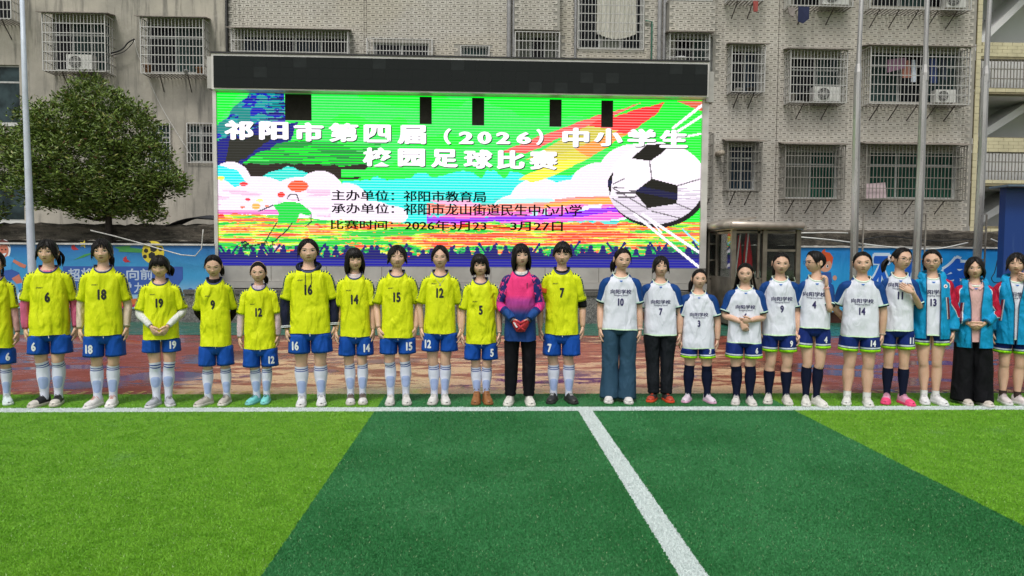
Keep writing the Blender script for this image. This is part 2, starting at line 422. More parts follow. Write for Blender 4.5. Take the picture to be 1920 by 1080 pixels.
# drain pipes
pipe_m = mat('grey_pipe', (.20, .20, .20), .6)
for px, w_, y1 in ((953, .07, 0), (962, .045, 0), (1076, .04, 0), (1232, .07, 0), (1241, .05, 0)):
    mb = MB(); mb.tube([(fx(px), YF - .1, 1), (fx(px), YF - .1, 12.5)], w_, 8); o = wpart(mb, 'drain_pipe', pipe_m, bld, True)
mb = MB(); mb.tube([(fx(1218), YF - .07, 1), (fx(1218), YF - .07, fz(1218, 42)), (fx(1206), YF - .07, fz(1206, 40))], .028, 6); wpart(mb, 'water_pipe', mat('green_pipe', (.05, .16, .11), .6), bld, True)
mb = MB(); p = at(1345, 289, YF); mb.tube([(p.x, YF, p.z), (p.x, YF - .45, p.z - .02)], .085, 14, caps=True); wpart(mb, 'vent_pipe', mat('beige_pipe', (.36, .31, .24), .6), bld, True)

# ------------------------------------------------------------------ grey rendered building at the left
def concrete_mat():
    t = NT('stained_render'); o = t.tex(); x, y, z = t.xyz(o)
    a = t.noise(o, .55, 7, .62); b = t.noise(t.scalev(o, (3.4, 1, .28)), 1.5, 6, .65); f = t.noise(o, 22, 5, .7)
    c = t.mix(t.ss(a, .32, .68), lin(146, 142, 132), lin(186, 179, 165))
    c = t.mix(t.mul(t.ss(b, .50, .68), .75), c, lin(100, 98, 92)); c = t.mix(t.mul(t.ss(t.noise(o, 1.1, 5, .6, 1.2), .60, .72), .5), c, lin(190, 184, 172))
    c = t.mix(t.mul(f, .22), c, (.08, .08, .07)); t.col(c); t.rough(.9); t.bump(f, .35, .01)
    return t.m_
YC = 21.9
cb = thing('rendered_building', 'old grey cement rendered block with caged windows at the far left', 'building', (0, YC, 0))
WC = dict(c1=((98, 38, 205, 132), [G_dark, G_teal, G_teal]), c2=((276, 44, 380, 136), [G_dark, G_teal]), c0=((-70, -40, 22, 36), [G_dark, G_dark]),
          c3=((278, 232, 319, 320), [G_teal]), c4=((352, 233, 399, 304), [G_teal, G_dark]), c5=((-70, 121, 37, 231), [G_grey]), c6=((-70, 322, 45, 414), [G_grey]))
CO = {k: rect(*v[0], YC) for k, v in WC.items()}
mb = MB(); cx0 = fx(-420, Y=YC); cx1 = bx0 - .01
wall_open(mb, cx0, cx1, 0, 13.5, list(CO.values()), YC, .2); mb.box2((cx0, YC + .27, 0), (cx1, YC + 6, 13.5), 1)
mb.add([(cx1, YC, 0), (cx1, YC + .3, 0), (cx1, YC + .3, 13.5), (cx1, YC, 13.5)], [(0, 1, 2, 3)])
wpart(mb, 'wall', [concrete_mat(), mat('dark_room', (0, 0, 0))], cb)
for k, v in WC.items(): add_window(cb, CO[k], v[1], YC, .1)
mb = MB(); mb.box2((bx0 - .035, YC - .03, 0), (bx0 + .02, YC + .1, 13.4)); wpart(mb, 'corner_pipe', mat('black_pipe', (.02, .02, .02), .6), cb)
for l, t_, r, b in ((-70, 231, 40, 236), (-70, 414, 50, 419)):
    sill = MB(); a = rect(l, t_, r, b, YC - .05); sill.box2((a[0], YC - .06, a[2]), (a[1], YC, a[3])); wpart(sill, 'window_sill', white_m, cb)
sill = MB(); sill.box2((fx(45, Y=YC), YC - .03, fz(45, 419, YC)), (fx(49, Y=YC), YC, fz(45, 320, YC))); wpart(sill, 'window_trim', white_m, cb)

# ------------------------------------------------------------------ steel window cages
unit = MB(); unit.box((0, 0, 0), (1, 1, 1)); bar_me = unit.mesh('bar', steel); bar_me2 = bar_me.copy(); bar_me2.materials[0] = steel_d
canopy_m = mat('canopy_sheet', (.23, .20, .17), .6, metal=.3, var=.3, scale=3)
def cage(l, t, r, b, Yw, nv, nh, label, depth=.45, canopy=True, grey=False, tray=True, braces=2, flat=False):
    Yf = Yw - (depth if not flat else .06); x0, x1, z0, z1 = rect(l, t, r, b, Yf)
    root = thing('window_cage', label, 'window cage', ((x0 + x1) / 2, Yw, z0), 'steel window cages on the facade')
    me = bar_me2 if grey else bar_me; w = .014
    L = root.location
    def bar(nm, c, d):
        o = link(nm, me, root, loc=(c[0] - L[0], c[1] - L[1], c[2] - L[2])); o.scale = d
    for i in range(nv + 1):
        x = x0 + (x1 - x0) * i / nv; ww = .030 if i in (0, nv) else w
        bar('bar', (x, Yf, (z0 + z1) / 2), (ww, ww, z1 - z0))
    for j in range(nh + 1):
        z = z0 + (z1 - z0) * j / nh
        bar('crossbar', ((x0 + x1) / 2, Yf - .002, z), (x1 - x0, .020, .020))
    if not flat:
        n = 4
        for sx in (x0, x1):
            mb = MB()
            for i in range(1, n): y = Yf + (Yw - Yf) * i / n; mb.box((sx, y, (z0 + z1) / 2), (w, w, z1 - z0))
            for j in range(nh + 1): z = z0 + (z1 - z0) * j / nh; mb.box((sx, (Yf + Yw) / 2, z), (.018, Yw - Yf, .018))
            wpart(mb, 'side_grille', steel_d if grey else steel, root)
        if tray:
            mb = MB()
            for i in range(nv): x = x0 + (x1 - x0) * (i + .5) / nv; mb.box((x, (Yf + Yw) / 2, z0 - .015), (.03, Yw - Yf, .02))
            wpart(mb, 'base_grille', steel_d, root)
        for i in range(braces):
            x = x0 + (x1 - x0) * (i + .6) / (braces + .2); mb = MB(); mb.bar((x, Yf + .08, z0), (x - .06, Yw, z0 - .42), .022); wpart(mb, 'brace', mat('rusty_brace', (.05, .04, .035), .7), root)
        if canopy:
            mb = MB(); e = .12
            mb.add([(x0 - e, Yf - .12, z1 + .0), (x1 + e, Yf - .12, z1 + .0), (x1 + e * .3, Yw, z1 + .14), (x0 - e * .3, Yw, z1 + .14),
                    (x0 - e, Yf - .12, z1 + .025), (x1 + e, Yf - .12, z1 + .025), (x1 + e * .3, Yw, z1 + .165), (x0 - e * .3, Yw, z1 + .165)],
                   [(0, 1, 2, 3), (7, 6, 5, 4), (0, 4, 5, 1), (1, 5, 6, 2), (3, 7, 4, 0)]); wpart(mb, 'canopy', canopy_m, root)
    return (x0, x1, z0, z1, Yf)
CG = {}
CG['c1'] = cage(80, 26, 197, 133, YC, 18, 6, 'steel cage with an air conditioner on the grey rendered wall, above the tree', depth=.55)
CG['c2'] = cage(264, 34, 381, 138, YC, 18, 6, 'steel cage with pots and a tied bag on the grey building', depth=.5)
cage(-60, -50, 20, 34, YC, 11, 5, 'steel cage cut off by the top left corner of the photo', depth=.6, canopy=False)
cage(278, 231, 319, 321, YC, 6, 5, 'flat window grille half hidden behind the right side of the tree', flat=True)
cage(351, 231, 399, 305, YC, 8, 4, 'flat window grille on the grey wall just left of the big screen', flat=True)
cage(434, 56, 652, 118, YF, 36, 3, 'very wide low cage above the left end of the big screen', depth=.4, braces=0)
cage(688, 73, 810, 118, YF, 20, 2, 'low cage with three rails above the screen, second from its left end', depth=.3, canopy=False, braces=0)
cage(864, 86, 917, 121, YF, 9, 2, 'smallest flat grille over a little window above the middle of the screen', flat=True)
cage(966, 60, 1049, 128, YF, 12, 4, 'cage under the projecting tiled column above the screen', depth=.45, canopy=False, braces=0)
cage(1084, -40, 1207, 92, YF, 19, 8, 'tall flat grille in front of a gathered cream curtain', flat=True)
CG['c10'] = cage(1256, 62, 1330, 138, YF, 10, 5, 'cage behind the upper right corner of the screen with a foil wrapped pot', depth=.55)
cage(1372, 84, 1434, 172, YF, 10, 5, 'narrow cage with a curved canopy, upper of two right of the screen', depth=.45)
CG['c12'] = cage(1482, 94, 1588, 192, YF, 17, 6, 'cage holding a white air conditioner under a tiled ledge, left of the first flagpole', depth=.5)
CG['c13'] = cage(1632, 88, 1818, 195, YF, 26, 6, 'largest upper cage full of hanging laundry between flagpoles', depth=.55, braces=5)
CG['c14'] = cage(1482, -75, 1600, 11, YF, 17, 4, 'cage at the top edge with dark blue trousers hanging below it', depth=.5, braces=2)
cage(1632, -75, 1822, 17, YF, 26, 4, 'wide cage at the top edge behind the second flagpole', depth=.55, braces=5)
cage(1368, -75, 1434, 0, YF, 10, 4, 'cage base at the top edge with a red cloth hanging below', depth=.45, braces=2)
cage(1254, -75, 1336, 1, YF, 12, 4, 'cage base at the top edge right above the tiled box', depth=.45, braces=0)
cage(1364, 266, 1428, 357, YF, 10, 5, 'narrow grey cage beside the vent pipe, lower of two right of the screen', depth=.45, grey=True)
cage(1472, 272, 1584, 373, YF, 19, 5, 'dull grey cage over a pale curtained window above the booth roof', depth=.5, grey=True, braces=3)
CG['c18'] = cage(1624, 272, 1812, 374, YF, 28, 5, 'wide dull grey cage with a pink sheet in its lower left corner', depth=.5, grey=True, braces=3)
cage(1322, 250, 1337, 371, YF, 2, 6, 'cage almost hidden behind the right edge of the screen', depth=.4, grey=True, canopy=False)
# cream curtain in the tall window
def cloth(px_poly, Y, m_, name, label, cat, thick=.03, wav=.02):
    pts = [at(x, y, Y) for x, y in px_poly]; mb = MB(); n = len(pts)
    fr = [(p.x, Y - thick / 2 + wav * math.sin(i * 2.1), p.z) for i, p in enumerate(pts)]; bk = [(p.x, Y + thick / 2, p.z) for p in pts]
    poly_mesh(mb, fr); mb.add(fr + bk, [(i, (i + 1) % n, n + (i + 1) % n, n + i) for i in range(n)])
    return mb.obj(name, m_, None, label=label, cat=cat)
def fold_mat(name, c, s=12):
    t = NT(name); o = t.tex(); f = t.noise(t.scalev(o, (s, 1, .7)), 1.3, 4, .6, .5)
    t.col(t.mix(f, tuple(v * .6 for v in c), tuple(min(1, v * 1.3) for v in c))); t.rough(.85); t.bump(f, .6, .03); return t.m_
mb = MB(); x0, x1 = fx(1117), fx(1190); zt, zb = fz(1150, -45), fz(1150, 62)
n = 60; R = []
for i in range(14):
    f = i / 13; z = zt + (zb - zt) * f
    R.append([(x0 + (x1 - x0) * j / n, YF + .07 + .03 * math.sin(j * .9 + .5 * math.sin(i * .7)), z - .16 * math.sin(math.pi * j / n) * f) for j in range(n + 1)])
mb.rings(R, closed=False)
for j in range(0, n, 5): p = R[-1][j]; mb.box((p[0], p[1] - .01, p[2] - .03), (.05, .02, .05), 1)
mb.obj('curtain', [fold_mat('cream_curtain', (.62, .60, .53)), mat('black_trim', (.02, .02, .02))], None, True, label='gathered cream lace curtain behind the tall flat grille', cat='curtain')
cloth([(1497, 12), (1518, 12), (1516, 36), (1506, 44), (1496, 40)], YF - .5, fold_mat('navy_cloth', (.012, .018, .06)), 'trousers', 'dark blue trousers hanging below the top cage', 'laundry')
cloth([(1477, 14), (1492, 14), (1488, 32), (1480, 28)], YF - .5, fold_mat('grey_print_cloth', (.25, .22, .20), 40), 'shirt', 'small patterned grey shirt hanging beside the blue trousers', 'laundry')
cloth([(1412, 2), (1422, 2), (1420, 22), (1413, 22)], YF - .45, fold_mat('red_cloth', (.30, .06, .05)), 'towel', 'red towel hanging below the top cage', 'laundry')
for poly, c, lab in (([(1664, 112), (1700, 108), (1696, 128), (1664, 136)], (.30, .16, .24), 'mauve shirt hanging inside the largest upper cage'),
                     ([(1690, 116), (1706, 112), (1708, 146), (1692, 146)], (.34, .14, .10), 'salmon top hanging in the cage beside the mauve shirt'),
                     ([(1710, 112), (1716, 112), (1717, 154), (1708, 154)], (.6, .66, .75), 'pale narrow towel hanging in the laundry cage'),
                     ([(1742, 110), (1757, 110), (1756, 156), (1744, 156)], (.02, .04, .14), 'dark blue trousers hanging in the right half of the laundry cage'),
                     ([(1764, 112), (1774, 112), (1773, 150), (1765, 150)], (.02, .03, .05), 'black cloth hanging at the right of the laundry cage')):
    cloth(poly, YF - .3, fold_mat('laundry_%.2f' % c[0], c), 'laundry', lab, 'laundry')
cloth([(1622, 345), (1660, 342), (1661, 371), (1622, 372)], YF - .4, fold_mat('pink_sheet', (.56, .44, .46), 5), 'bed_sheet', 'pale pink sheet bundled in the lower left of the wide grey cage', 'laundry')
# air conditioners
def aircon(l, t, r, b, Y, label):
    x0, x1, z0, z1 = rect(l, t, r, b, Y); root = thing('air_conditioner', label, 'air conditioner', ((x0 + x1) / 2, Y, z0), 'outdoor air conditioner units')
    mb = MB(); mb.box2((x0, Y, z0), (x1, Y + .26, z1)); wpart(mb, 'casing', white_m, root)
    cx, cz, rr = x0 + (x1 - x0) * .36, (z0 + z1) / 2, (z1 - z0) * .42
    mb = MB(); n = 28; mb.add([(cx + rr * math.cos(2 * math.pi * i / n), Y - .004, cz + rr * math.sin(2 * math.pi * i / n)) for i in range(n)], [tuple(range(n))])
    for k in range(5):
        a = k * 1.256; mb.add([(cx, Y - .01, cz), (cx + rr * .9 * math.cos(a), Y - .007, cz + rr * .9 * math.sin(a)), (cx + rr * .9 * math.cos(a + .7), Y - .015, cz + rr * .9 * math.sin(a + .7))], [(0, 1, 2)], 1)
    wpart(mb, 'fan', [mat('fan_dark', (.06, .06, .06)), mat('fan_blade', (.13, .13, .13))], root)
    mb = MB()
    for k in (.35, .62, .95):
        R, _, _ = tube_rings([(cx + rr * k * math.cos(a), Y - .02, cz + rr * k * math.sin(a)) for a in np.linspace(0, 2 * math.pi, 25)], .006, None, 4); mb.rings(R)
    for k in range(8): a = k * math.pi / 8; mb.bar((cx - rr * math.cos(a), Y - .02, cz - rr * math.sin(a)), (cx + rr * math.cos(a), Y - .02, cz + rr * math.sin(a)), .006)
    wpart(mb, 'grille', mat('ac_grille', (.4, .4, .38)), root)
aircon(124, 102, 173, 130, YC - .42, 'white air conditioner in the cage above the tree')
aircon(1527, 162, 1576, 190, YF - .4, 'white air conditioner in the cage left of the first flagpole')
aircon(1755, 168, 1792, 192, YF - .4, 'white air conditioner under the laundry right of the second flagpole')
aircon(1542, -20, 1592, 8, YF - .4, 'white air conditioner at the top edge above the blue trousers')
aircon(1775, -20, 1812, 14, YF - .4, 'white air conditioner at the top edge beside the third flagpole')
# objects in the cages
def pot(px, py, Y, r, h, c, label):
    p = at(px, py, Y); mb = MB(); n = 14
    R = [[(p.x + r * k * math.cos(a), Y + r * k * math.sin(a), p.z + z) for a in np.linspace(0, 2 * math.pi, n, endpoint=False)] for k, z in ((.7, 0), (1, h), (1.1, h), (1.1, h * 1.12), (.9, h * 1.12), (.8, h * .9))]
    mb.rings(R, cap0=True, cap1=True); mb.obj('flower_pot', mat('pot_%.2f' % c[0], c), None, True, label=label, cat='pot', group='pots in the cages')
pot(277, 137, YC - .3, .11, .2, (.28, .13, .06), 'brown pot in the left corner of the caged ledge'); pot(375, 139, YC - .3, .12, .16, (.30, .14, .06), 'brown pot at the right corner of the caged ledge')
pot(1274, 126, YF - .3, .2, .25, (.6, .6, .62), 'shiny foil wrapped pot behind the corner of the screen')
pot(1384, 172, YF - .3, .12, .08, (.5, .5, .5), 'pale basin on the ledge of the upper narrow cage'); pot(1408, 172, YF - .3, .14, .1, (.03, .03, .03), 'black basin on the ledge of the upper narrow cage')
pot(1486, 190, YF - .35, .08, .2, (.45, .42, .40), 'pale jar in the left corner of the air conditioner cage'); pot(1513, 190, YF - .3, .1, .26, (.02, .02, .02), 'black jar beside the white air conditioner')
pot(349, 139, YC - .52, .06, .1, (.5, .5, .48), 'small tied white bag on the rail of the left building cage')
# cables on the grey wall
ck = mat('black_cable', (.012, .012, .012), .5)
def cable(name, pts, Y, r, m_, label, k=6, parent=None):
    P = [at(x, y, Y + (dy if len(q) > 2 else 0)) for q in pts for x, y, dy in [(q[0], q[1], q[2] if len(q) > 2 else 0)]]
    P = catmull(P, k); mb = MB(); mb.tube(P, r, 6, ref=(0, -1, .01)); mb.obj(name, m_, None, True, label=label, cat='cable')
cable('cable', [(184, 109), (205, 101), (228, 93), (240, 80), (252, 73)], YC - .25, .022, ck, 'thick black cable leaving the cage up to the wall hook')
cable('cable', [(188, 112), (214, 103), (232, 97), (246, 84), (252, 74)], YC - .2, .012, ck, 'thinner black cable sagging below the thick one on the grey wall')
cable('wire', [(252, 76), (262, 110), (300, 195), (340, 262), (366, 303)], YC - .1, .006, white_m, 'thin pale wire slanting down the grey wall beside the screen')

# ------------------------------------------------------------------ yellow tiled stair tower at the right
yt = mat('yellow_tile', lin(192, 184, 150), .5, var=.12, scale=1.5)
ytg = mat('yellow_grout', (.22, .19, .11), .8)
stw = thing('stair_tower', 'yellow tiled stair tower with open landings and railings at the right edge', 'building', (fx(1870), YF, 0))
OT = [rect(1836, -70, 2100, 82), rect(1834, 113, 2100, 167), rect(1831, 178, 2100, 259), rect(1829, 287, 2100, 340), rect(1827, 350, 2100, 425)]
mb = MB(); wall_open(mb, bx1 + .002, fx(2100), 0, 13.5, OT, YF - .03, .25)
wpart(mb, 'wall', [ytg], stw)
mb = MB(); z = fz(1870, 445)
while z < 12.5:
    x = bx1 + .2 + (.16 if int(z / .11) % 2 else 0); 
    while x < fx(2060):
        if not any(o[0] - .1 < x < o[1] + .14 and o[2] - .03 < z < o[3] + .03 for o in OT): mb.box((x, YF - .036, z), (.31, .016, .104))
        x += .32
    z += .11
o = wpart(mb, 'tiles', yt, stw); o['kind'] = 'stuff'
mb = MB(); z = fz(1870, 445)
while z < 12.5: mb.box((fx(1828), YF - .04, z), (.14, .02, .2)); z += .21
wpart(mb, 'corner_tiles', yt, stw)
def inner_mat():
    t = NT('stairwell_paint'); o = t.tex(); n = t.noise(o, 1.2, 4); t.col(t.mix(n, (.58, .58, .58), (.72, .72, .71))); t.rough(.8); return t.m_
im = inner_mat()
mb = MB(); xa, xb = fx(1826), fx(2100)
mb.box2((xa, YF + 2.2, 0), (xb, YF + 2.3, 12.5)); mb.box2((xa - .1, YF + .2, 0), (xa, YF + 2.2, 12.5))
for (_, _, z0, z1) in (OT[0], OT[2], OT[4]):     # sloping flight of stairs inside each tall opening
    xq = fx(1840); hh_ = z1 - z0; mb.add([(xq, YF + .8, z0 - .3), (xq + 3.4, YF + .8, z1 + .5), (xq + 3.4, YF + .8, z1 + .8), (xq, YF + .8, z0 - .05), (xq, YF + 2.1, z0 - .3), (xq + 3.4, YF + 2.1, z1 + .5), (xq + 3.4, YF + 2.1, z1 + .8), (xq, YF + 2.1, z0 - .05)], [(0, 1, 2, 3), (4, 7, 6, 5), (0, 4, 5, 1), (3, 2, 6, 7)])
    mb.box2((xa, YF + .22, z1 - .02), (xb, YF + 2.2, z1 + .12))
for (_, _, z0, z1) in (OT[1], OT[3]): mb.box2((xa, YF + .9, z0 - .1), (xb, YF + 1.0, z1 + .2))
wpart(mb, 'stairwell', im, stw)
for q in (OT[1], OT[3]):
    x0, x1, z0, z1 = q
    n = 44
    mb = MB()
    for i in range(n): mb.box((x0 + (x1 - x0) * i / n, YF - .0, (z0 + z1) / 2), (.022, .022, z1 - z0))
    for j in range(4): mb.box(((x0 + x1) / 2, YF - .003, z0 + (z1 - z0) * j / 3), (x1 - x0, .03, .03))
    wpart(mb, 'railing', steel_d, stw)

# ------------------------------------------------------------------ boundary wall with mossy coping, stage
def mossy():
    t = NT('mossy_concrete'); o = t.tex(); a = t.noise(t.scalev(o, (.5, 1, 3)), 3, 7, .7); f = t.noise(o, 14, 5, .7)
    c = t.mix(t.ss(a, .35, .65), (.030, .026, .020), (.13, .11, .085)); c = t.mix(t.mul(t.ss(f, .5, .7), .4), c, (.19, .17, .13)); t.col(c); t.rough(.95); t.bump(t.m('ADD', a, f), .9, .04); return t.m_
def granite_mat():
    t = NT('speckled_granite'); o = t.tex(); f = t.noise(o, 42, 4, .8); b = t.noise(o, 1.3, 4); v = t.n('ShaderNodeTexVoronoi'); t.put(v.inputs['Vector'], o); v.inputs['Scale'].default_value = 55
    c = t.mix(t.ss(f, .38, .62), (.045, .045, .042), (.30, .285, .26)); c = t.mix(t.mul(t.ss(v.outputs['Distance'], .3, .6), .4), c, (.05, .05, .05)); c = t.mix(t.mul(t.ss(b, .5, .7), .4), c, (.07, .065, .06)); t.col(c); t.rough(.35); return t.m_
moss = mossy(); gran = granite_mat(); gran_d = mat('dark_granite', (.085, .08, .072), .4, var=.35, scale=30)
YW = 15.6
bw = thing('boundary_wall', 'low boundary wall with dark mossy concrete coping behind the banners', 'wall', (0, YW, 0))
mb = MB(); x0, x1 = fx(-300, Y=YW), fx(2300, Y=YW); zt, zb = at(300, 421, YW).z, at(300, 452, YW).z
mb.box2((x0, YW, 0), (x1, YW + .24, zb)); wpart(mb, 'wall_body', mat('wall_plaster', (.16, .15, .13), .9, var=.4, scale=2), bw)
mb = MB(); n = 240; R = []
for i in range(n + 1):
    x = x0 + (x1 - x0) * i / n; j = lambda s: .018 * math.sin(i * 1.7 * s) + .014 * math.sin(i * .61 * s + s) + random.uniform(-.012, .012)
    R.append([(x, YW - .1 + j(1), zb + j(2) * .5), (x, YW - .12 + j(1.3), zt - .06 + j(.7)), (x, YW + .0, zt + j(1.9)), (x, YW + .34, zt + j(.4))])
mb.rings(R, closed=False, flip=True); wpart(mb, 'coping', moss, bw)
gs = mat('grey_roof_tile', (.035, .037, .045), .6)
mb = MB(); a, b = at(312, 424, YW - .05), at(402, 424, YW - .05); R = []
for i in range(13):
    f = i / 12; zc = a.z + .22 * math.sin(min(1, f * 1.5) * math.pi * .5) * (1 - .25 * f) - .02
    R.append([(a.x + (b.x - a.x) * (f), YW - .1 + .9 * k / 30, zc + .02 * math.cos(k * 2.1) + .1 * k / 30) for k in range(31)])
mb.rings(R, closed=False, flip=True)
for r_ in R[::1]: pass
mb.obj('tarpaulin', gs, None, True, label='dark ribbed tarpaulin lying on the wall beside the screen', cat='tarpaulin')

# stage
sx0, sx1 = at(345, 590, YB).x, at(1292, 590, YB).x; ZS = at(820, 545, YB).z
st = thing('stage', 'grey granite platform in front of the big screen', 'stage', (0, YB, 0))
mb = MB(); mb.box2((sx0, YB + .03, 0), (sx1, YB + 3, ZS - .09)); wpart(mb, 'core', mat('stage_core', (.1, .1, .09)), st)
npan = 11; pw = (sx1 - sx0) / npan; pm = MB(); pm.box((0, 0, 0), (pw - .008, .03, ZS - .10)); pme = pm.mesh('granite_panel', gran)
for i in range(npan): link('granite_panel', pme, st, loc=(sx0 + pw * (i + .5), .014, (ZS - .1) / 2))
sm = MB(); sm.box((0, 0, 0), (pw - .006, .34, .09)); sme = sm.mesh('coping_slab', gran_d)
for i in range(npan): link('coping_slab', sme, st, loc=(sx0 + pw * (i + .5), .13, ZS - .045))
mb = MB(); mb.box2((sx0, YB + .3, ZS - .02), (sx1, YB + 3, ZS - .002)); wpart(mb, 'floor', gran_d, st)
# left plinth below the banner, and its grey base further right
mb = MB(); mb.box2((fx(-300, Y=YB), YB + .14, 0), (sx0 - .01, YB + .5, at(250, 572, YB).z)); lp = mb.obj('wall_plinth', gran, label='speckled granite plinth under the left banner', cat='plinth')
mb = MB(); mb.box2((at(1292, 580, YB).x + 1.6, YB + .3, 0), (fx(2300, Y=YB), YB + .6, at(1700, 590, YB).z)); mb.obj('wall_plinth', mat('red_plinth', (.16, .05, .03), .6, var=.4, scale=3), label='dull red plinth under the right banner', cat='plinth')
# steps at the right end
stp = thing('steps', 'granite steps leading up to the stage beside the booth', 'steps', (sx1, YB, 0))
for k in range(4):
    mb = MB(); h = ZS * (4 - k) / 4.6; mb.box2((sx1 + .01 + .2 * k, YB - .0, 0), (sx1 + .2 * (k + 1), YB + 1.3, h - .03)); mb.box2((sx1 + .012 + .2 * k, YB - .02, h - .03), (sx1 + .2 * (k + 1) + .02, YB + 1.3, h), 1); wpart(mb, 'step', [gran, gran_d], stp)
# ------------------------------------------------------------------ LED screen
YS = 15.25
alu = mat('cabinet_aluminium', (.40, .39, .36), .5, metal=.35, var=.14, scale=1.6, bump=.05)
alu_l = mat('trim_aluminium', (.60, .58, .54), .4, metal=.35, var=.12, scale=2.5)
xl, xr = at(409, 340, YS).x, at(1313, 350, YS).x; zt, zb = at(860, 181, YS).z, at(860, 500.5, YS).z
ox0, ox1, oz1 = at(402, 340, YS).x, at(1325, 350, YS).x, at(860, 162, YS).z
led = thing('led_screen', 'huge lit LED screen showing a colourful football event poster', 'screen', (0, YS, ZS))
mb = MB()
mb.box2((ox0, YS + .06, ZS), (ox1, YS + .6, oz1)); wpart(mb, 'cabinet', alu, led)
mb = MB(); mb.box2((ox0, YS - .05, zb), (xl - .005, YS + .06, oz1)); mb.box2((xr + .005, YS - .05, zb), (ox1, YS + .06, oz1)); mb.box2((xl - .005, YS - .05, zt + .005), (xr + .005, YS + .06, oz1))
wpart(mb, 'frame', alu_l, led)
mb = MB(); mb.box2((ox0, YS - .02, ZS + .16), (ox1, YS + .059, zb - .006)); mb.box2((ox0 - .02, YS - .09, ZS + .02), (ox1 + .02, YS + .058, ZS + .155)); wpart(mb, 'lower_panel', alu, led)
for k in range(1, 9):
    mb = MB(); x = ox0 + (ox1 - ox0) * k / 9; mb.box((x, YS - .021, (ZS + zb) / 2 + .08), (.008, .004, zb - ZS - .18)); wpart(mb, 'panel_seam', inlay_m, led)
# header with an unlit ticker
hz0, hz1 = at(860, 171, YS - .3).z, at(860, 112, YS - .3).z; hx0, hx1 = at(400, 140, YS - .3).x, at(1327, 150, YS - .3).x
hd = led
mb = MB(); mb.box2((hx0 - .05, YS - .27, hz0 - .03), (hx1 + .03, YS + .5, hz1 + .05)); wpart(mb, 'header', alu_l, hd)
mb = MB(); mb.box2((hx0 - .2, YS - .1, hz0 + .02), (hx0 - .055, YS + .45, hz1 + .03)); wpart(mb, 'side_box', alu, hd); mb = MB(); mb.box2((hx1 + .035, YS - .1, hz0 - .1), (hx1 + .2, YS + .45, hz1 - .1)); wpart(mb, 'side_box', alu, hd)
mb = MB(); mb.box2((hx0 - .06, YS - .29, hz1 + .052), (hx1 + .04, YS + .5, hz1 + .085)); wpart(mb, 'rain_strip', mat('black_strip', (.015, .015, .015)), hd)
def off_led():
    t = NT('unlit_led'); o = t.tex(); f = t.noise(o, 60, 2); t.col(t.mix(f, (.010, .0125, .0125), (.017, .020, .020))); t.rough(.8); t.spec(.15); return t.m_
ol = off_led(); ol2 = mat('unlit_led_grey', (.020, .024, .024), .8, spec=.15)
nx, nz = 38, 3; mw, mh = (hx1 - hx0) / nx, (hz1 - hz0) / nz
mm = MB(); mm.box((0, 0, 0), (mw - .0015, .03, mh - .0015)); me_a = mm.mesh('ticker_module', ol); me_b = me_a.copy(); me_b.materials[0] = ol2
for i in range(nx):
    for j in range(nz):
        link('ticker_module', me_b if random.random() < .08 else me_a, hd, loc=(hx0 + mw * (i + .5), -.28 + random.uniform(-.0005, .0005), hz0 + mh * (j + .5) - ZS))
# ------------------------------------------------------------------ picture shown on the LED screen, cell by cell
def project(x, y, z):
    M = np.array(CR.transposed()); d = np.stack([x, y, z - CH], -1) @ M.T
    return 960 + FPX * d[..., 0] / -d[..., 2], 540 - FPX * d[..., 1] / -d[..., 2]
def vnoise(x, y, seed=0):
    r = np.random.RandomState(seed).rand(64, 64); xi, yi = np.floor(x).astype(int), np.floor(y).astype(int); fx_, fy_ = x - xi, y - yi
    fx_ = fx_ * fx_ * (3 - 2 * fx_); fy_ = fy_ * fy_ * (3 - 2 * fy_)
    g = lambda a, b: r[a % 64, b % 64]
    return (g(xi, yi) * (1 - fx_) + g(xi + 1, yi) * fx_) * (1 - fy_) + (g(xi, yi + 1) * (1 - fx_) + g(xi + 1, yi + 1) * fx_) * fy_
def fbm(x, y, seed=0, o=4):
    return sum(vnoise(x * 2 ** k, y * 2 ** k, seed + k) * .5 ** k for k in range(o)) / sum(.5 ** k for k in range(o))
def inpoly(X, Y, P):
    r = np.zeros(X.shape, bool); n = len(P)
    for i in range(n):
        (x1, y1), (x2, y2) = P[i], P[(i + 1) % n]
        if y1 == y2: continue
        c = ((y1 > Y) != (y2 > Y)) & (X < (x2 - x1) * (Y - y1) / (y2 - y1) + x1); r ^= c
    return r
def ell(X, Y, cx, cy, rx, ry): return ((X - cx) / rx) ** 2 + ((Y - cy) / ry) ** 2 < 1
def seg(X, Y, a, b, w):
    ax, ay = a; bx_, by_ = b; dx, dy = bx_ - ax, by_ - ay; t = np.clip(((X - ax) * dx + (Y - ay) * dy) / (dx * dx + dy * dy), 0, 1)
    return np.hypot(X - ax - t * dx, Y - ay - t * dy) < w
NXC, NZC = 540, 192
gx = np.linspace(xl, xr, NXC + 1); gz = np.linspace(zb, zt, NZC + 1)
cxg, czg = np.meshgrid((gx[1:] + gx[:-1]) / 2, (gz[1:] + gz[:-1]) / 2)
PX, PY = project(cxg, np.full_like(cxg, YS), czg)
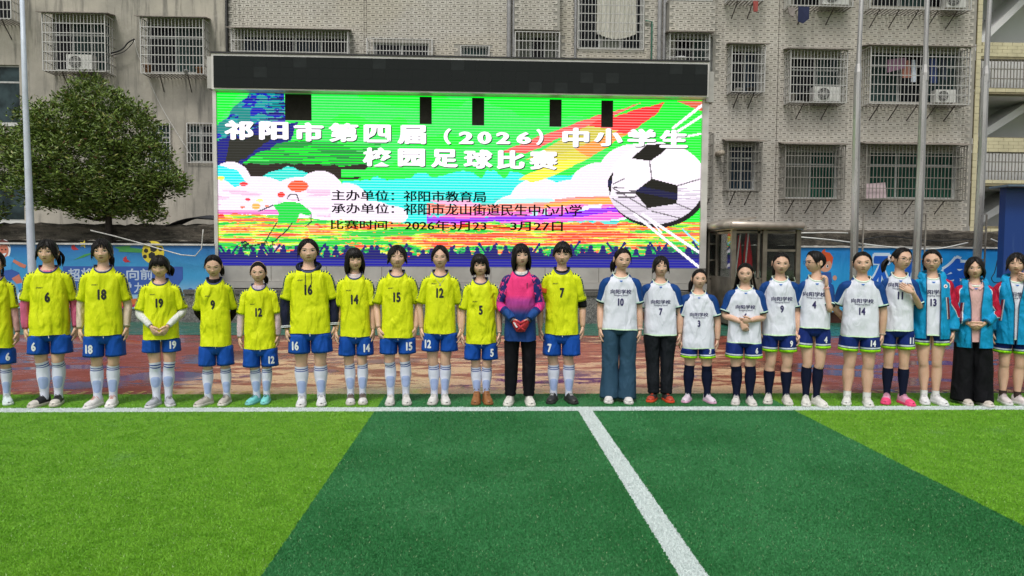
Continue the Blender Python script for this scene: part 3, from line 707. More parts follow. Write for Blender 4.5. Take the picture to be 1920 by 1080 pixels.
def paint(X, Y):
    n1 = fbm(X / 60, Y / 9, 3); n2 = fbm(X / 22, Y / 22, 11); hs = fbm(X / 90, Y / 3.0, 21, 3); bl = fbm(X / 14, Y / 5, 31)
    C = np.zeros(X.shape + (3,)); C[:] = (.0, .93, .10)
    C[fbm(X / 200, Y / 60, 5) > .56] = (.08, .86, .20)
    W = lambda m, c: C.__setitem__(m, c)
    # dark band and striped green on the left
    W((Y > 262 + (X - 410) * .02) & (Y < 335) & (X < 720 - (Y - 262) * .6) & ((np.floor(Y / 2.6) % 2 == 0) | (hs > .6)), (.02, .50, .12))
    W((Y > 300 + n2 * 16) & (Y < 336) & (X < 700 - (Y - 300) * .8), (.10, .075, .055))
    W((Y > 318) & (X > 640) & (X < 1150) & (Y < 332 + 0 * X), (.02, .88, .14))
    # upper left blue swirl
    sw = inpoly(X + (n2 - .5) * 22, Y, [(407, 240), (440, 200), (470, 172), (535, 172), (535, 226), (520, 250), (480, 270), (430, 320), (407, 330)])
    W(sw, (.03, .05, .62)); W(sw & (bl > .52), (.0, .50, .50)); W(sw & (hs > .62), (.03, .04, .30)); W(sw & (X < 470) & (Y < 250) & (n2 > .45), (.02, .42, .40))
    W(inpoly(X, Y, [(407, 172), (452, 172), (425, 205), (407, 238)]), (.0, .95, .12))
    W(inpoly(X, Y + (n2 - .5) * 20, [(407, 262), (560, 228), (545, 262), (470, 292), (430, 325), (407, 330)]), (.04, .05, .40))
    W(inpoly(X, Y + (n2 - .5) * 16, [(430, 262), (530, 250), (480, 280), (420, 318)]), (.10, .10, .08))
    # cyan sky behind the clouds
    cy_ = (Y > 338 + (n2 - .5) * 34 - np.clip((X - 700) / 8, 0, 14)) & (X > 640) & (X < 1160)
    W(cy_, (.0, .85, .80)); W(cy_ & (Y > 372) & (n1 > .5), (.15, .70, .66))
    W(inpoly(X, Y + (n2 - .5) * 10, [(480, 335), (540, 310), (570, 322), (610, 345), (500, 360)]), (.05, .80, .72))
    # clouds
    cl = np.zeros(X.shape, bool)
    for e in ((432, 345, 40, 42), (600, 372, 48, 52), (560, 378, 60, 46), (650, 385, 42, 42), (480, 372, 70, 42), (430, 395, 50, 45), (560, 410, 130, 32), (690, 400, 50, 24), (735, 404, 30, 18),
              (1010, 372, 52, 38), (1075, 375, 60, 38), (985, 390, 60, 28), (1130, 350, 62, 46), (1190, 330, 70, 60), (1130, 385, 90, 30)): cl |= ell(X, Y, *e)
    W(cl, (.93, .84, .93)); W(cl & (Y > 372) & (X > 930) & (n1 > .50), (.62, .90, .86)); W(cl & (X < 620) & (Y > 355) & (fbm(X / 50, Y / 7, 77) > .62), (.86, .66, .80))
    W(inpoly(X, Y + (n2 - .5) * 8, [(407, 310), (445, 318), (464, 345), (440, 350), (407, 328)]), (.0, .84, .86))
    W(ell(X, Y, 415, 334, 6, 4), (.95, .9, .2))
    # comet tail behind the ball
    tail = inpoly(X, Y + (n2 - .5) * 10, [(972, 336), (1010, 318), (1060, 250), (1130, 222), (1246, 193), (1232, 215), (1160, 262), (1100, 300), (1040, 330), (995, 342)])
    W(tail, (.93, .86, .10)); W(tail & (Y < 300) & (X < 1120), (.78, .72, .12)); W(tail & (Y < 268 - (1060 - X) * .4 + n2 * 14) , (.95, .45, .10)); W(tail & (X > 1090) & (Y < 246 + n2 * 10), (.98, .10, .10))
    W(inpoly(X, Y, [(985, 300), (1100, 235), (1160, 245), (1050, 290)]), (.72, .66, .15))
    W(inpoly(X, Y + (n2 - .5) * 9, [(940, 285), (1100, 222), (1210, 192), (1100, 236), (985, 290)]), (.92, .25, .22)); W(inpoly(X, Y, [(1270, 190), (1318, 190), (1318, 210)]), (.80, .25, .15))
    # lower violet and red ribbon
    rib = Y - (396 + 10 * np.sin((X - 640) / 130) + (n1 - .5) * 14)
    m = (X > 800) & (X < 1230)
    W(m & (rib > -22) & (rib < -8), (.95, .42, .35)); W(m & (rib > -8) & (rib < 2) & (n2 > .4), (.90, .30, .70)); W(m & (rib >= 2) & (rib < 12), (.45, .0, .90)); W(m & (rib >= 12) & (rib < 22), (.95, .25, .75))
    W((X > 690) & (X < 900) & (rib > -32) & (rib < -20) & (n1 > .5), (.9, .55, .75)); W(m & (X > 1020) & (X < 1190) & (rib > -18) & (rib < -9), (.98, .55, .10))
    W((X < 560) & (Y > 394) & (Y < 400 + n2 * 4), (.85, .35, .70))
    # field of coloured bands
    fy = Y > 400 + 18 * np.clip((X - 407) / 350, 0, 1) + (n2 - .5) * 12
    q = fbm(X / 75, Y / 5.5, 91, 5); W(fy, (.93, .86, .12)); W(fy & (bl > .52), (.72, .90, .15)); W(fy & (q > .53), (.97, .55, .10)); W(fy & (q > .595), (.97, .20, .08)); W(fy & (q < .46), (.45, .86, .10)); W(fy & (q < .40), (.05, .75, .15)); W(fy & (fbm(X / 9, Y / 4, 131) > .68), (.98, .45, .12))
    lo = fy & (Y > 462); W(lo & (bl > .46), (.02, .70, .20)); W(lo & (bl > .60), (.03, .30, .22))
    # player splashes
    for e, c in (((559, 349, 19, 11), (.97, .22, .08)), ((527, 365, 7, 5), (.95, .1, .08)), ((457, 345, 8, 4), (.95, .12, .15)), ((465, 374, 5, 3), (.9, .1, .2)), ((480, 387, 8, 6), (.96, .6, .2)), ((455, 388, 4, 2.5), (.95, .3, .2)), ((501, 387, 4, 3), (.95, .3, .1)), ((594, 422, 5, 3), (.97, .2, .1)), ((588, 428, 11, 6), (.97, .5, .2)), ((415, 404, 5, 3), (.95, .1, .1)), ((487, 376, 7, 3), (.9, .9, .4))): W(ell(X, Y, *e), c)
    W(inpoly(X, Y, [(512, 385), (535, 378), (562, 380), (585, 398), (580, 405), (562, 400), (555, 418), (522, 418), (522, 398)]), (.0, .80, .15))
    for a, b in (((538, 372), (545, 364)), ((545, 364), (556, 365)), ((556, 365), (560, 376)), ((512, 385), (485, 396)), ((520, 416), (505, 440)), ((505, 440), (496, 456)), ((548, 418), (538, 432)), ((538, 432), (510, 456)), ((583, 402), (584, 415)), ((584, 415), (574, 424)), ((496, 456), (470, 462)), ((510, 456), (528, 468)), ((466, 458), (450, 466))): W(seg(X, Y, a, b, 1.1), (.04, .10, .12))
    W(((Y > 452) & (Y < 474) & (X > 452) & (X < 512) & (fbm(X / 5, Y / 3, 55) > .58)), (.02, .14, .10)); W(ell(X, Y, 524, 463, 12, 5) & (bl > .4), (.9, .75, .75))
    # crowd silhouettes
    base = 476 + 4 * np.sin(X / 23) + 6 * (fbm(X / 7, X * 0 + 3, 61, 2) - .5)
    cr = Y > base
    r2 = np.random.RandomState(5)
    for i in range(46):
        x = 412 + i * 20 + r2.uniform(-5, 5); h = r2.uniform(462, 472); cr |= ell(X, Y, x, h, 4.2, 4.6) | inpoly(X, Y, [(x - 8, 480), (x - 5, h + 4), (x + 5, h + 4), (x + 8, 480)])
        if i % 4 == 1:
            for s_ in (-1, 1): cr |= seg(X, Y, (x + 4 * s_, h + 8), (x + 15 * s_, h - 8), 2.0) | ell(X, Y, x + 16 * s_, h - 9, 2.8, 2.8)
    W(cr, (.045, .045, .33)); W(cr & (Y > 486), (.05, .05, .50))
    # the football
    b = ell(X, Y, 1233, 347, 94, 80) & (X < 1318); W(b, (.95, .88, .95)); W(b & (Y > 372 + (n2 - .5) * 20), (.80, .74, .82)); W(b & (hs > .62) & (Y > 350), (.70, .64, .72))
    blk = inpoly(X, Y, [(1184, 297), (1212, 272), (1262, 268), (1240, 288), (1219, 302)]) | inpoly(X, Y, [(1189, 360), (1222, 335), (1271, 348), (1269, 382), (1214, 390)]) | inpoly(X, Y, [(1138, 340), (1150, 321), (1147, 345), (1144, 368)])
    W(b & blk, (.055, .05, .03)); W(b & blk & (np.abs(Y - (355 + (X - 1200) * .2)) < 6), (.05, .05, .18))
    for a, b2 in (((1148, 352), (1215, 392)), ((1222, 396), (1312, 418)), ((1148, 372), (1215, 415)), ((1150, 345), (1170, 335)), ((1218, 302), (1222, 335)), ((1271, 348), (1315, 335)), ((1269, 382), (1312, 400)), ((1170, 408), (1210, 425))): W(seg(X, Y, a, b2, 1.1) & b, (.30, .27, .30))
    W(b & ~ell(X, Y, 1228, 341, 93, 79) & (Y > 370), (.05, .04, .05)); W(b & inpoly(X, Y, [(1150, 350), (1190, 352), (1195, 372), (1160, 372)]) & (hs > .5), (.25, .22, .25))
    # goal net lines
    for a, b2, w_ in (((1190, 402), (1312, 502), 2.6), ((1205, 402), (1318, 478), 2.6), ((1215, 408), (1240, 436), 1.6), ((1262, 240), (1318, 196), 2.6), ((1270, 247), (1318, 216), 2.4), ((1255, 262), (1318, 250), 2)): W(seg(X, Y, a, b2, w_), (.97, .93, .97))
    W(seg(X, Y, (1280, 430), (1318, 465), 1.5), (.4, .8, .95))
    # bright raster lines of the display
    return C
C = paint(PX, PY)
rowb = (np.arange(NZC) % 3 == 0)
lum = C.mean(-1, keepdims=True)
C = np.where(rowb[:, None, None], C * .55 + .40 * np.clip(lum * 2.0, 0, 1), C * .96)
C = np.clip(C * (1 + .05 * (rng.rand(*C.shape[:2], 1) - .5)), 0, 1)
def screen_mesh():
    n, m_ = NXC + 1, NZC + 1
    vx, vz = np.meshgrid(gx, gz); V = np.stack([vx, np.full_like(vx, -.004), vz - ZS], -1).reshape(-1, 3)
    i, j = np.meshgrid(np.arange(NXC), np.arange(NZC)); a = (j * n + i).ravel()
    F = np.stack([a, a + 1, a + n + 1, a + n], -1).astype(np.int32)
    me = bpy.data.meshes.new('display'); me.vertices.add(len(V)); me.vertices.foreach_set('co', V.ravel())
    me.loops.add(F.size); me.loops.foreach_set('vertex_index', F.ravel()); me.polygons.add(len(F)); me.polygons.foreach_set('loop_start', np.arange(0, F.size, 4, dtype=np.int32))
    try: me.polygons.foreach_set('loop_total', np.full(len(F), 4, np.int32))
    except Exception: pass
    ca = me.color_attributes.new('led', 'FLOAT_COLOR', 'CORNER')
    cc = np.ones((len(F), 4, 4), np.float32); cc[:, :, :3] = (C ** 1.7).reshape(-1, 1, 3); ca.data.foreach_set('color', cc.ravel())
    t = NT('led_picture'); at_ = t.n('ShaderNodeVertexColor', layer_name='led').outputs[0]
    t.col((.02, .02, .02)); t.put(t.b.inputs['Emission Color'], at_); t.put(t.b.inputs['Emission Strength'], 1.05); t.rough(.9); t.spec(0)
    me.materials.append(t.m_); me.update(); link('display', me, led)
screen_mesh()
def emit(name, c, s):
    t = NT(name); t.spec(0); t.col((.004, .004, .004)); t.put(t.b.inputs['Emission Color'], c); t.put(t.b.inputs['Emission Strength'], s); return t.m_
dead = mat('dead_led', (.018, .018, .014), .8, spec=.1)
for l, t_, r, b in ((535, 177, 584, 225.5), (787, 182, 809.5, 232.5), (885, 184, 908, 235), (1030, 187, 1053, 237.5), (1127, 189, 1149.5, 238.5)):
    p = at(l, b, YS); q = at(r, t_, YS); mb = MB(); mb.box2((p.x, YS - .016, p.z), (q.x, YS - .005, min(q.z, zt - .002))); wpart(mb, 'dead_module', dead, led)
white_e = emit('led_white', (1, .93, 1), 1.05); shade_e = emit('led_black', (.02, .05, .03), .5); black_e = emit('led_text', (.01, .01, .015), .2)
def led_text(s, l, t_, r, b, m_, bold, y, nm, dx=0, dz=0):
    vs, fs, w_, h_ = textmesh(s, min(bold, .010)); p = at(l, b, YS); q = at(r, t_, YS)
    sx, sz = (q.x - p.x) / w_, (q.z - p.z) / h_; cx, cz = (p.x + q.x) / 2 + dx, (p.z + q.z) / 2 + dz
    sk = (at(r, (t_ + b) / 2, YS).z - at(l, (t_ + b) / 2, YS).z) / (q.x - p.x)
    mb = MB(); B_ = .046 if bold > .02 else .012
    if bold > .02: sx *= w_ / (w_ + 2 * B_); sz *= h_ / (h_ + 1.5 * B_)
    for n_, (ox, oz) in enumerate([(0, 0), (B_, 0), (-B_, 0), (0, B_ * .75), (0, -B_ * .75), (B_ * .7, B_ * .5), (-B_ * .7, -B_ * .5)] if bold > .02 else [(0, 0), (B_, 0), (-B_, 0)]):
        mb.add([(cx + (v[0] + ox) * sx, YS - y - n_ * .0002, cz + (v[1] + oz) * sz) for v in vs], fs)
    wpart(mb, nm, m_, led)
T1 = [('祁', 421, 226, 476, 262), ('阳', 486, 228, 541, 262), ('市', 551, 230, 607, 265), ('第', 616, 231, 672, 266), ('四', 682, 234, 733, 267), ('届', 745, 235, 799, 270), ('（', 832, 241, 846, 271), ('2', 860, 247, 888, 270), ('0', 895, 247, 922, 270), ('2', 930, 248, 957, 270), ('6', 968, 248, 996, 270), ('）', 1005, 242, 1019, 272),
      ('中', 1054, 240, 1105, 276), ('小', 1113, 241, 1168, 274), ('学', 1176, 242, 1230, 275), ('生', 1236, 244, 1290, 277), ('校', 680, 277, 734, 312), ('园', 746, 279, 797, 312), ('足', 808, 280, 859, 314), ('球', 869, 281, 924, 316), ('比', 931, 282, 984, 317), ('赛', 992, 282, 1046, 318)]
for ch, l, t_, r, b in T1:
    led_text(ch, l, t_, r, b, shade_e, .035, .006, 'title_shadow', .018, -.018); led_text(ch, l, t_, r, b, white_e, .035, .010, 'title_character')
for s, l, t_, r, b in (('主办单位：', 622, 357, 739, 376), ('祁阳市教育局', 757, 359, 911, 378), ('承办单位：', 622, 382, 739, 400), ('祁阳市龙山街道民生中心小学', 757, 384, 1091, 403), ('比赛时间：', 620, 413, 737, 430), ('2026年3月23', 759, 414, 912, 432), ('—3月27日', 925, 416, 1055, 433)):
    led_text(s, l, t_, r, b, black_e, .012, .008, 'poster_line')

# ------------------------------------------------------------------ banners
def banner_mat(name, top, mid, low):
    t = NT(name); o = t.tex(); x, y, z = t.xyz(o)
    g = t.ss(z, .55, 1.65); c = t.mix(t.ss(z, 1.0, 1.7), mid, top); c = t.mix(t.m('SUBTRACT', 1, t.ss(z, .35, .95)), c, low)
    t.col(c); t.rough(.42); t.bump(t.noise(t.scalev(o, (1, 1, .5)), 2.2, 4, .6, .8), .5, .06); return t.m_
def banner(nm, l, r, tp, bt, m_, label, Y):
    p = at(l, bt, Y); q = at(r, tp, Y); mb = MB(); n, k = 60, 8; R = []
    for j in range(k + 1):
        z = p.z + (q.z - p.z) * j / k
        R.append([(p.x + (q.x - p.x) * i / n, Y + .0015 * math.sin(i * .9 + j * .7) * (j / k), z - .012 * abs(math.sin(i * .31)) * (j == k)) for i in range(n + 1)])
    mb.rings(R, closed=False)
    root = thing(nm, label, 'banner', (0, 0, 0)); mb.obj('vinyl', m_, root, True)
    mb = MB(); mb.bar((p.x, Y - .02, q.z), (q.x, Y - .02, q.z), .035); mb.obj('hem_rail', mat('rail_white', (.5, .49, .46)), root)
    return root
YBN = YB + .1
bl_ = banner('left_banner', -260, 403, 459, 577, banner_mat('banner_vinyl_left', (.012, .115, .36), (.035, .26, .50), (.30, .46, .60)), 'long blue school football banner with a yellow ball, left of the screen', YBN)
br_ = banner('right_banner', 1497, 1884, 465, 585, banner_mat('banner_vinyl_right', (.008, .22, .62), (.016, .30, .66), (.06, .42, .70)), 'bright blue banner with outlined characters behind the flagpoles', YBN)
bl_.name = 'banner'; br_.name = 'banner.001'
def flat(root, pts, m_, y, nm, Y=YBN):
    P = [at(x, yy, Y) for x, yy in pts]; mb = MB(); poly_mesh(mb, [(p.x, Y - (y - .010) * .45, p.z) for p in P]); return mb.obj(nm, m_, root)
def disc(root, cx, cy, rx, ry, m_, y, nm, n=24):
    return flat(root, [(cx + rx * math.cos(2 * math.pi * i / n), cy + ry * math.sin(2 * math.pi * i / n)) for i in range(n)], m_, y, nm)
def btext(root, s, l, t_, r, b, m_, bold, y, nm='banner_character', Y=YBN, shear=0.0, cp=0):
    vs, fs, w_, h_ = textmesh(s, bold, shear); p = at(l, b, Y); q = at(r, t_, Y); cx, cz = (p.x + q.x) / 2, (p.z + q.z) / 2
    mb = MB()
    for n_, (ox, oz) in enumerate([(0, 0)] + [(cp * math.cos(a), cp * math.sin(a)) for a in np.linspace(0, 6.28, 9)[:-1]] if cp else [(0, 0)]):
        mb.add([(cx + (v[0] + ox) * (q.x - p.x) / w_, Y - (y - .010) * .45 - n_ * .00005, cz + (v[1] + oz) * (q.z - p.z) / h_) for v in vs], fs)
    mb.obj(nm, m_, root)
B = lambda n, c: mat('print_' + n, c, .5, var=.06)
navy_b = B('blue', (.025, .085, .33)); yel = B('yellow', (.62, .50, .03)); blk = B('black', (.012, .012, .012)); redp = B('red', (.42, .02, .03)); grn = B('green', (.05, .27, .06)); orng = B('orange', (.55, .14, .03)); mag = B('magenta', (.40, .01, .10)); palet = B('pale_text', (.42, .50, .62)); paleb = B('pale_blue', (.40, .55, .68)); skinp = B('cartoon_skin', (.50, .16, .10)); brn = B('brown', (.09, .02, .015)); wht = B('white', (.68, .72, .75)); skyb = B('sky_blue', (.04, .28, .60))
flat(bl_, [(118, 499), (343, 500), (343, 523), (322, 552), (118, 552)], navy_b, .016, 'title_panel')
for s, l, t_, r, b in (('超', 128, 504, 150, 527), ('将', 153, 503, 175, 526), ('向', 238, 504, 260, 525), ('前', 264, 504, 286, 524), ('雷', 222, 530, 246, 552), ('九', 252, 530, 272, 549), ('守', 205, 504, 228, 526), ('勇', 190, 530, 213, 551)):
    if s in '守勇': continue
    btext(bl_, s, l, t_, r, b, palet, .0, .021, cp=.02)
st_ = [(157 + (8 if k % 2 == 0 else 3.4) * math.sin(k * math.pi / 5 + .25), 458 - (8 if k % 2 == 0 else 3.4) * math.cos(k * math.pi / 5 + .25)) for k in range(10)]
flat(bl_, st_, yel, .018, 'star')
for bx_, by_ in ((138, 463), (235, 486)): flat(bl_, [(bx_ - 4, by_ - 2), (bx_ + 2, by_ - 6), (bx_ + 3, by_), (bx_ + 10, by_ + 5), (bx_, by_ + 6), (bx_ - 4, by_ + 3)], redp, .018, 'bird')
flat(bl_, [(137, 488), (158, 477), (172, 474), (172, 476), (158, 482)], grn, .018, 'swoosh'); flat(bl_, [(214, 463), (246, 460), (243, 464), (268, 467), (266, 474), (222, 472), (224, 468)], grn, .018, 'swoosh')
disc(bl_, 287, 473, 21, 21.5, yel, .018, 'ball')
for cx, cy, r_ in ((288, 466, 7), (285, 479, 7), (274, 470, 4.5), (301, 467, 4.5), (298, 482, 5), (279, 457, 5), (272, 481, 4)):
    flat(bl_, [(cx + r_ * math.cos(a + .4), cy + r_ * math.sin(a + .4)) for a in np.linspace(0, 2 * math.pi, 7)[:-1]], blk, .022, 'ball_patch')
for cx in (357, 375, 393): disc(bl_, cx, 545, 5.2, 5.2, navy_b, .02, 'dot', 14)
flat(bl_, [(118, 572), (160, 562), (235, 562), (270, 558), (270, 571), (230, 574)], orng, .02, 'wave'); flat(bl_, [(0, 566), (118, 573), (230, 574), (270, 568), (403, 558), (403, 562), (270, 573), (230, 578), (118, 577), (0, 571)], mag, .022, 'wave')
flat(bl_, [(350, 562), (362, 562), (358, 576), (346, 576)], mag, .024, 'wave')
# simple running child printed at the far left
pl = link('printed_player', None, bl_)
def fl2(pts, m_, y, nm): o = flat(pl, pts, m_, y, nm)
disc(pl, 8, 468, 12, 19, wht, .016, 'outline'); disc(pl, 7, 470, 9.5, 13, skinp, .019, 'face'); fl2([(-4, 452), (6, 449), (16, 453), (19, 464), (15, 461), (8, 458), (-4, 460)], brn, .022, 'hair'); fl2([(3, 476), (13, 474), (8, 481)], wht, .024, 'mouth')
for ex in (4, 11): disc(pl, ex, 468, 1.5, 1.5, blk, .024, 'eye', 8)
fl2([(0, 484), (16, 480), (27, 484), (26, 488), (22, 495), (22, 506), (2, 512)], skyb, .018, 'shirt'); fl2([(26, 486), (44, 495), (50, 497), (47, 503), (38, 500), (24, 491)], skinp, .02, 'arm')
fl2([(4, 508), (22, 505), (36, 511), (36, 522), (20, 526), (4, 522)], navy_b, .02, 'shorts'); fl2([(22, 522), (36, 514), (44, 532), (33, 534)], skinp, .021, 'leg'); fl2([(32, 532), (44, 530), (46, 542), (36, 544)], skyb, .022, 'sock'); disc(pl, 42, 556, 9, 10, wht, .019, 'printed_ball'); disc(pl, 40, 546, 4, 3, blk, .023, 'ball_patch')
# right banner prints: big outlined characters and a red haired child
wh2 = B('outline_white', (.55, .68, .80)); db = B('deep_blue', (.006, .10, .52))
for s, l, t_, r, b in (('不', 1632, 482, 1668, 560), ('动', 1676, 484, 1718, 556), ('务', 1759, 486, 1830, 560)):
    btext(br_, s, l, t_, r, b, wh2, .0, .018, 'character_outline', shear=.15, cp=.085); btext(br_, s, l + 2, t_ + 2, r - 2, b - 2, db, .0, .022, 'banner_character', shear=.15, cp=.045)
rc = link('printed_child', None, br_)
def fl3(pts, m_, y, nm): flat(rc, pts, m_, y, nm)
disc(rc, 1547, 495, 13, 15, skinp if False else B('cartoon_face', (.60, .30, .20)), .018, 'face')
fl3([(1533, 500), (1532, 484), (1538, 476), (1542, 470), (1547, 466), (1547, 472), (1556, 474), (1562, 483), (1560, 496), (1556, 489), (1548, 491), (1541, 487)], B('orange_hair', (.62, .09, .02)), .022, 'hair')
for ex in (1542, 1551): disc(rc, ex, 499, 2.4, 3.2, wht, .024, 'eye', 10); disc(rc, ex + .3, 499, 1.4, 2.2, blk, .027, 'pupil', 8)
disc(rc, 1565, 521, 4, 5, B('cartoon_face', (.60, .30, .20)), .022, 'hand', 10); fl3([(1530, 512), (1558, 510), (1560, 530), (1530, 534)], navy_b, .02, 'shirt')
# pale conduit and cables near the banners
cable('conduit', [(170, 432), (212, 442), (260, 455), (300, 467), (340, 478), (366, 480), (378, 466), (380, 440), (381, 430)], YBN - .15, .012, mat('rail_white', (.5, .49, .46)), 'bent white conduit sagging in front of the left banner', 1)
cable('cable', [(1495, 444), (1560, 450), (1640, 460), (1700, 466), (1760, 466), (1815, 455)], YBN - .2, .014, white_m, 'white cable looping over the top of the right banner')
cable('cable', [(1495, 437), (1560, 436), (1590, 437)], YBN - .1, .012, white_m, 'short white cable running along the coping left of the first flagpole')
cable('cable', [(1858, 448), (1880, 456), (1905, 458)], YBN - .2, .012, white_m, 'white cable end right of the third flagpole')
cable('cable', [(1600, 452), (1660, 443), (1700, 446), (1760, 452), (1830, 448)], YBN - .12, .012, ck, 'black cable on the coping above the right banner')
cable('cable', [(1870, 488), (1865, 510), (1859, 522), (1866, 530), (1880, 524), (1876, 492)], YBN - .3, .009, ck, 'looped black cable hanging beside the blue container')

# ------------------------------------------------------------------ poles
pole_m = mat('pole_steel', (.42, .41, .39), .28, metal=.7, var=.25, scale=1.5, stretch=(6, 6, .5)); pole_w = mat('pole_white_paint', (.50, .56, .64), .4, var=.08)
def pole(pts, Y, label, m_, nm, grp, base_z=0, step=None, cleats=True):
    root = thing(nm, label, 'pole', (at(*pts[0][:2], Y).x, Y, base_z), grp)
    P = [at(x, y, Y) for x, y, w_ in pts]; W = [w_ / FPX * Y / 2 for _, _, w_ in pts]
    d = (P[0] - P[-1]) / (P[0].z - P[-1].z); zb_ = base_z; P = [P[0] + d * (zb_ - P[0].z)] + P; W = [W[0]] + W
    mb = MB(); mb.tube(P, W, 8 if step else 20, ref=(0, -1, 0)); o = wpart(mb, 'shaft', m_, root, not step)
    if step:
        c = at(step[0], step[1], Y); mb = MB(); mb.tube([c - Vector((0, 0, .16)), c + Vector((0, 0, .0)), c + Vector((0, 0, .16))], [step[2], step[2] * 1.04, step[3]], 8); wpart(mb, 'reducer', m_, root)
    mb = MB(); mb.tube([(P[0].x, Y, base_z), (P[0].x, Y, base_z + .04)], W[0] * 2.2, 8); mb.tube([(P[0].x, Y, base_z + .04), (P[0].x, Y, base_z + .25)], W[0] * 1.25, 8); wpart(mb, 'base_flange', m_, root)
    if cleats:
        x = P[1].x + W[0] + .035; mb = MB(); zt_ = P[1].z; zc = at(960, 395, Y).z
        mb.bar((x + .03, Y - .02, base_z + .9), (x + .045, Y - .02, zc), .025)
        for k in range(5): mb.box((x + .0, Y - .02, 1.1 + .3 * k), (.1, .02, .02))
        wpart(mb, 'winch_rail', steel_d, root)
    return root
YP = 13.8
pole([(1600, 540, 15), (1605, 300, 14.2), (1608, 142, 13.5)], YP, 'steel flagpole on the left of the three, behind the girl wearing 14', pole_m, 'flagpole', 'three steel flagpoles', step=(1609, 136, .073, .050))
pole([(1716, 540, 15.5), (1727, 300, 14.5), (1732, 142, 13.5)], YP, 'middle steel flagpole, beside the girl wearing glasses and number 11', pole_m, 'flagpole', 'three steel flagpoles', step=(1734, 137, .073, .050))
pole([(1829, 540, 15.5), (1841, 300, 14.5), (1847, 144, 13.5)], YP, 'steel flagpole on the right of the three, in front of the yellow stair tower', pole_m, 'flagpole', 'three steel flagpoles', step=(1848.5, 139, .073, .050))
for (xa, ya, xb, yb) in ((1609, 136, 1618, -60), (1734, 137, 1741, -60), (1848.5, 139, 1859, -60)):
    root = [o for o in bpy.data.objects if o.name.startswith('flagpole')]
    root = min(root, key=lambda o: abs(o.location.x - at(xa, 540, YP).x)); mb = MB(); mb.tube([at(xa, ya, YP), at(xb, yb, YP)], [.048, .043], 8); wpart(mb, 'upper_shaft', pole_m, root)
pole([(64.5, 600, 15), (57.5, 440, 13), (47, 170, 9), (40, -40, 7)], 13.2, 'pale blue painted lamp post standing in front of the left banner', pole_w, 'lamp_post', None, cleats=False)

# ------------------------------------------------------------------ steel guard booth
YK = 14.0
kst = mat('booth_steel', (.17, .15, .12), .38, metal=.6, var=.45, scale=2.2, bump=.1); kroof = mat('booth_roof', (.36, .32, .27), .4, metal=.4, var=.35, scale=2)
kb = thing('guard_booth', 'brown steel guard booth with a rounded roof edge and red flags inside', 'booth', (at(1435, 560, YK).x, YK, 0))
kx0, kx1 = at(1374, 500, YK).x, at(1495, 500, YK).x; kz = at(1435, 430, YK).z; kd = 1.9
def kbar(a, b, w_, nm='frame'):
    mb = MB(); mb.bar(a, b, w_); wpart(mb, nm, kst, kb)
ys_, ye_ = YK, YK + kd
for x, y in ((kx0, ys_), (kx1, ys_), (kx0, ye_), (kx1, ye_)): kbar((x, y, 0), (x, y, kz), .09, 'corner_post')
xm = at(1432, 500, YK).x
kbar((xm, ys_ - .005, 0), (xm, ys_ - .005, kz - .01), .085, 'door_post')
zl = at(1435, 523, YK).z
mb = MB(); mb.box2((kx0 + .05, ys_ - .02, .05), (xm - .045, ys_ + .02, zl)); mb.box2((xm + .045, ys_ - .018, .05), (kx1 - .05, ys_ + .018, zl - .35)); mb.box2((kx0 - .02, ys_ + .05, .05), (kx0 + .02, ye_ - .05, zl)); mb.box2((kx0, ye_ - .02, .05), (kx1, ye_ + .02, zl)); mb.box2((kx1 - .02, ys_ + .05, .05), (kx1 + .02, ye_ - .05, zl)); wpart(mb, 'lower_panel', kst, kb)
for (a, b) in (((kx0, ys_, kz - .06), (kx1, ys_, kz - .06)), ((kx0, ys_, zl), (xm, ys_, zl)), ((kx0, ys_, kz - .06), (kx0, ye_, kz - .06)), ((kx0, ys_, zl), (kx0, ye_, zl)), ((kx0, ye_, kz - .06), (kx1, ye_, kz - .06)), ((kx0, ye_, zl), (kx1, ye_, zl)), ((kx0, (ys_ + ye_) / 2, zl), (kx0, (ys_ + ye_) / 2, kz)), ((xm + .04, ys_ - .01, kz - .42), (kx1 - .06, ys_ - .01, kz - .42)), ((at(1462, 500, YK).x, ys_ - .01, zl), (at(1462, 500, YK).x, ys_ - .01, kz - .42)), ((xm - .12, ys_, zl), (xm - .12, ys_, kz))): kbar(a, b, .045, 'rail')
def clear_glass():
    t = NT('booth_glass'); tr = t.n('ShaderNodeBsdfTransparent'); tr.inputs[0].default_value = (.90, .93, .92, 1); gl = t.n('ShaderNodeBsdfGlossy'); gl.inputs['Roughness'].default_value = .03
    fr = t.n('ShaderNodeFresnel'); fr.inputs[0].default_value = 1.5; mx = t.n('ShaderNodeMixShader'); t.t.links.new(t.mul(fr.outputs[0], .7), mx.inputs[0]); t.t.links.new(tr.outputs[0], mx.inputs[1]); t.t.links.new(gl.outputs[0], mx.inputs[2])
    t.t.links.new(mx.outputs[0], t.t.nodes['Material Output'].inputs[0]); return t.m_
cg = clear_glass()
for a, b in (((kx0 + .05, ys_ - .003, zl), (xm - .05, ys_ + .003, kz - .08)), ((xm + .05, ys_ - .003, zl - .3), (kx1 - .05, ys_ + .003, kz - .08)), ((kx0 - .003, ys_ + .05, zl), (kx0 + .003, ye_ - .05, kz - .08)), ((kx0 + .05, ye_ - .003, zl), (kx1 - .05, ye_ + .003, kz - .08)), ((kx1 - .003, ys_ + .05, zl), (kx1 + .003, ye_ - .05, kz - .08))):
    mb = MB(); mb.box2(a, b); wpart(mb, 'glass_pane', cg, kb)
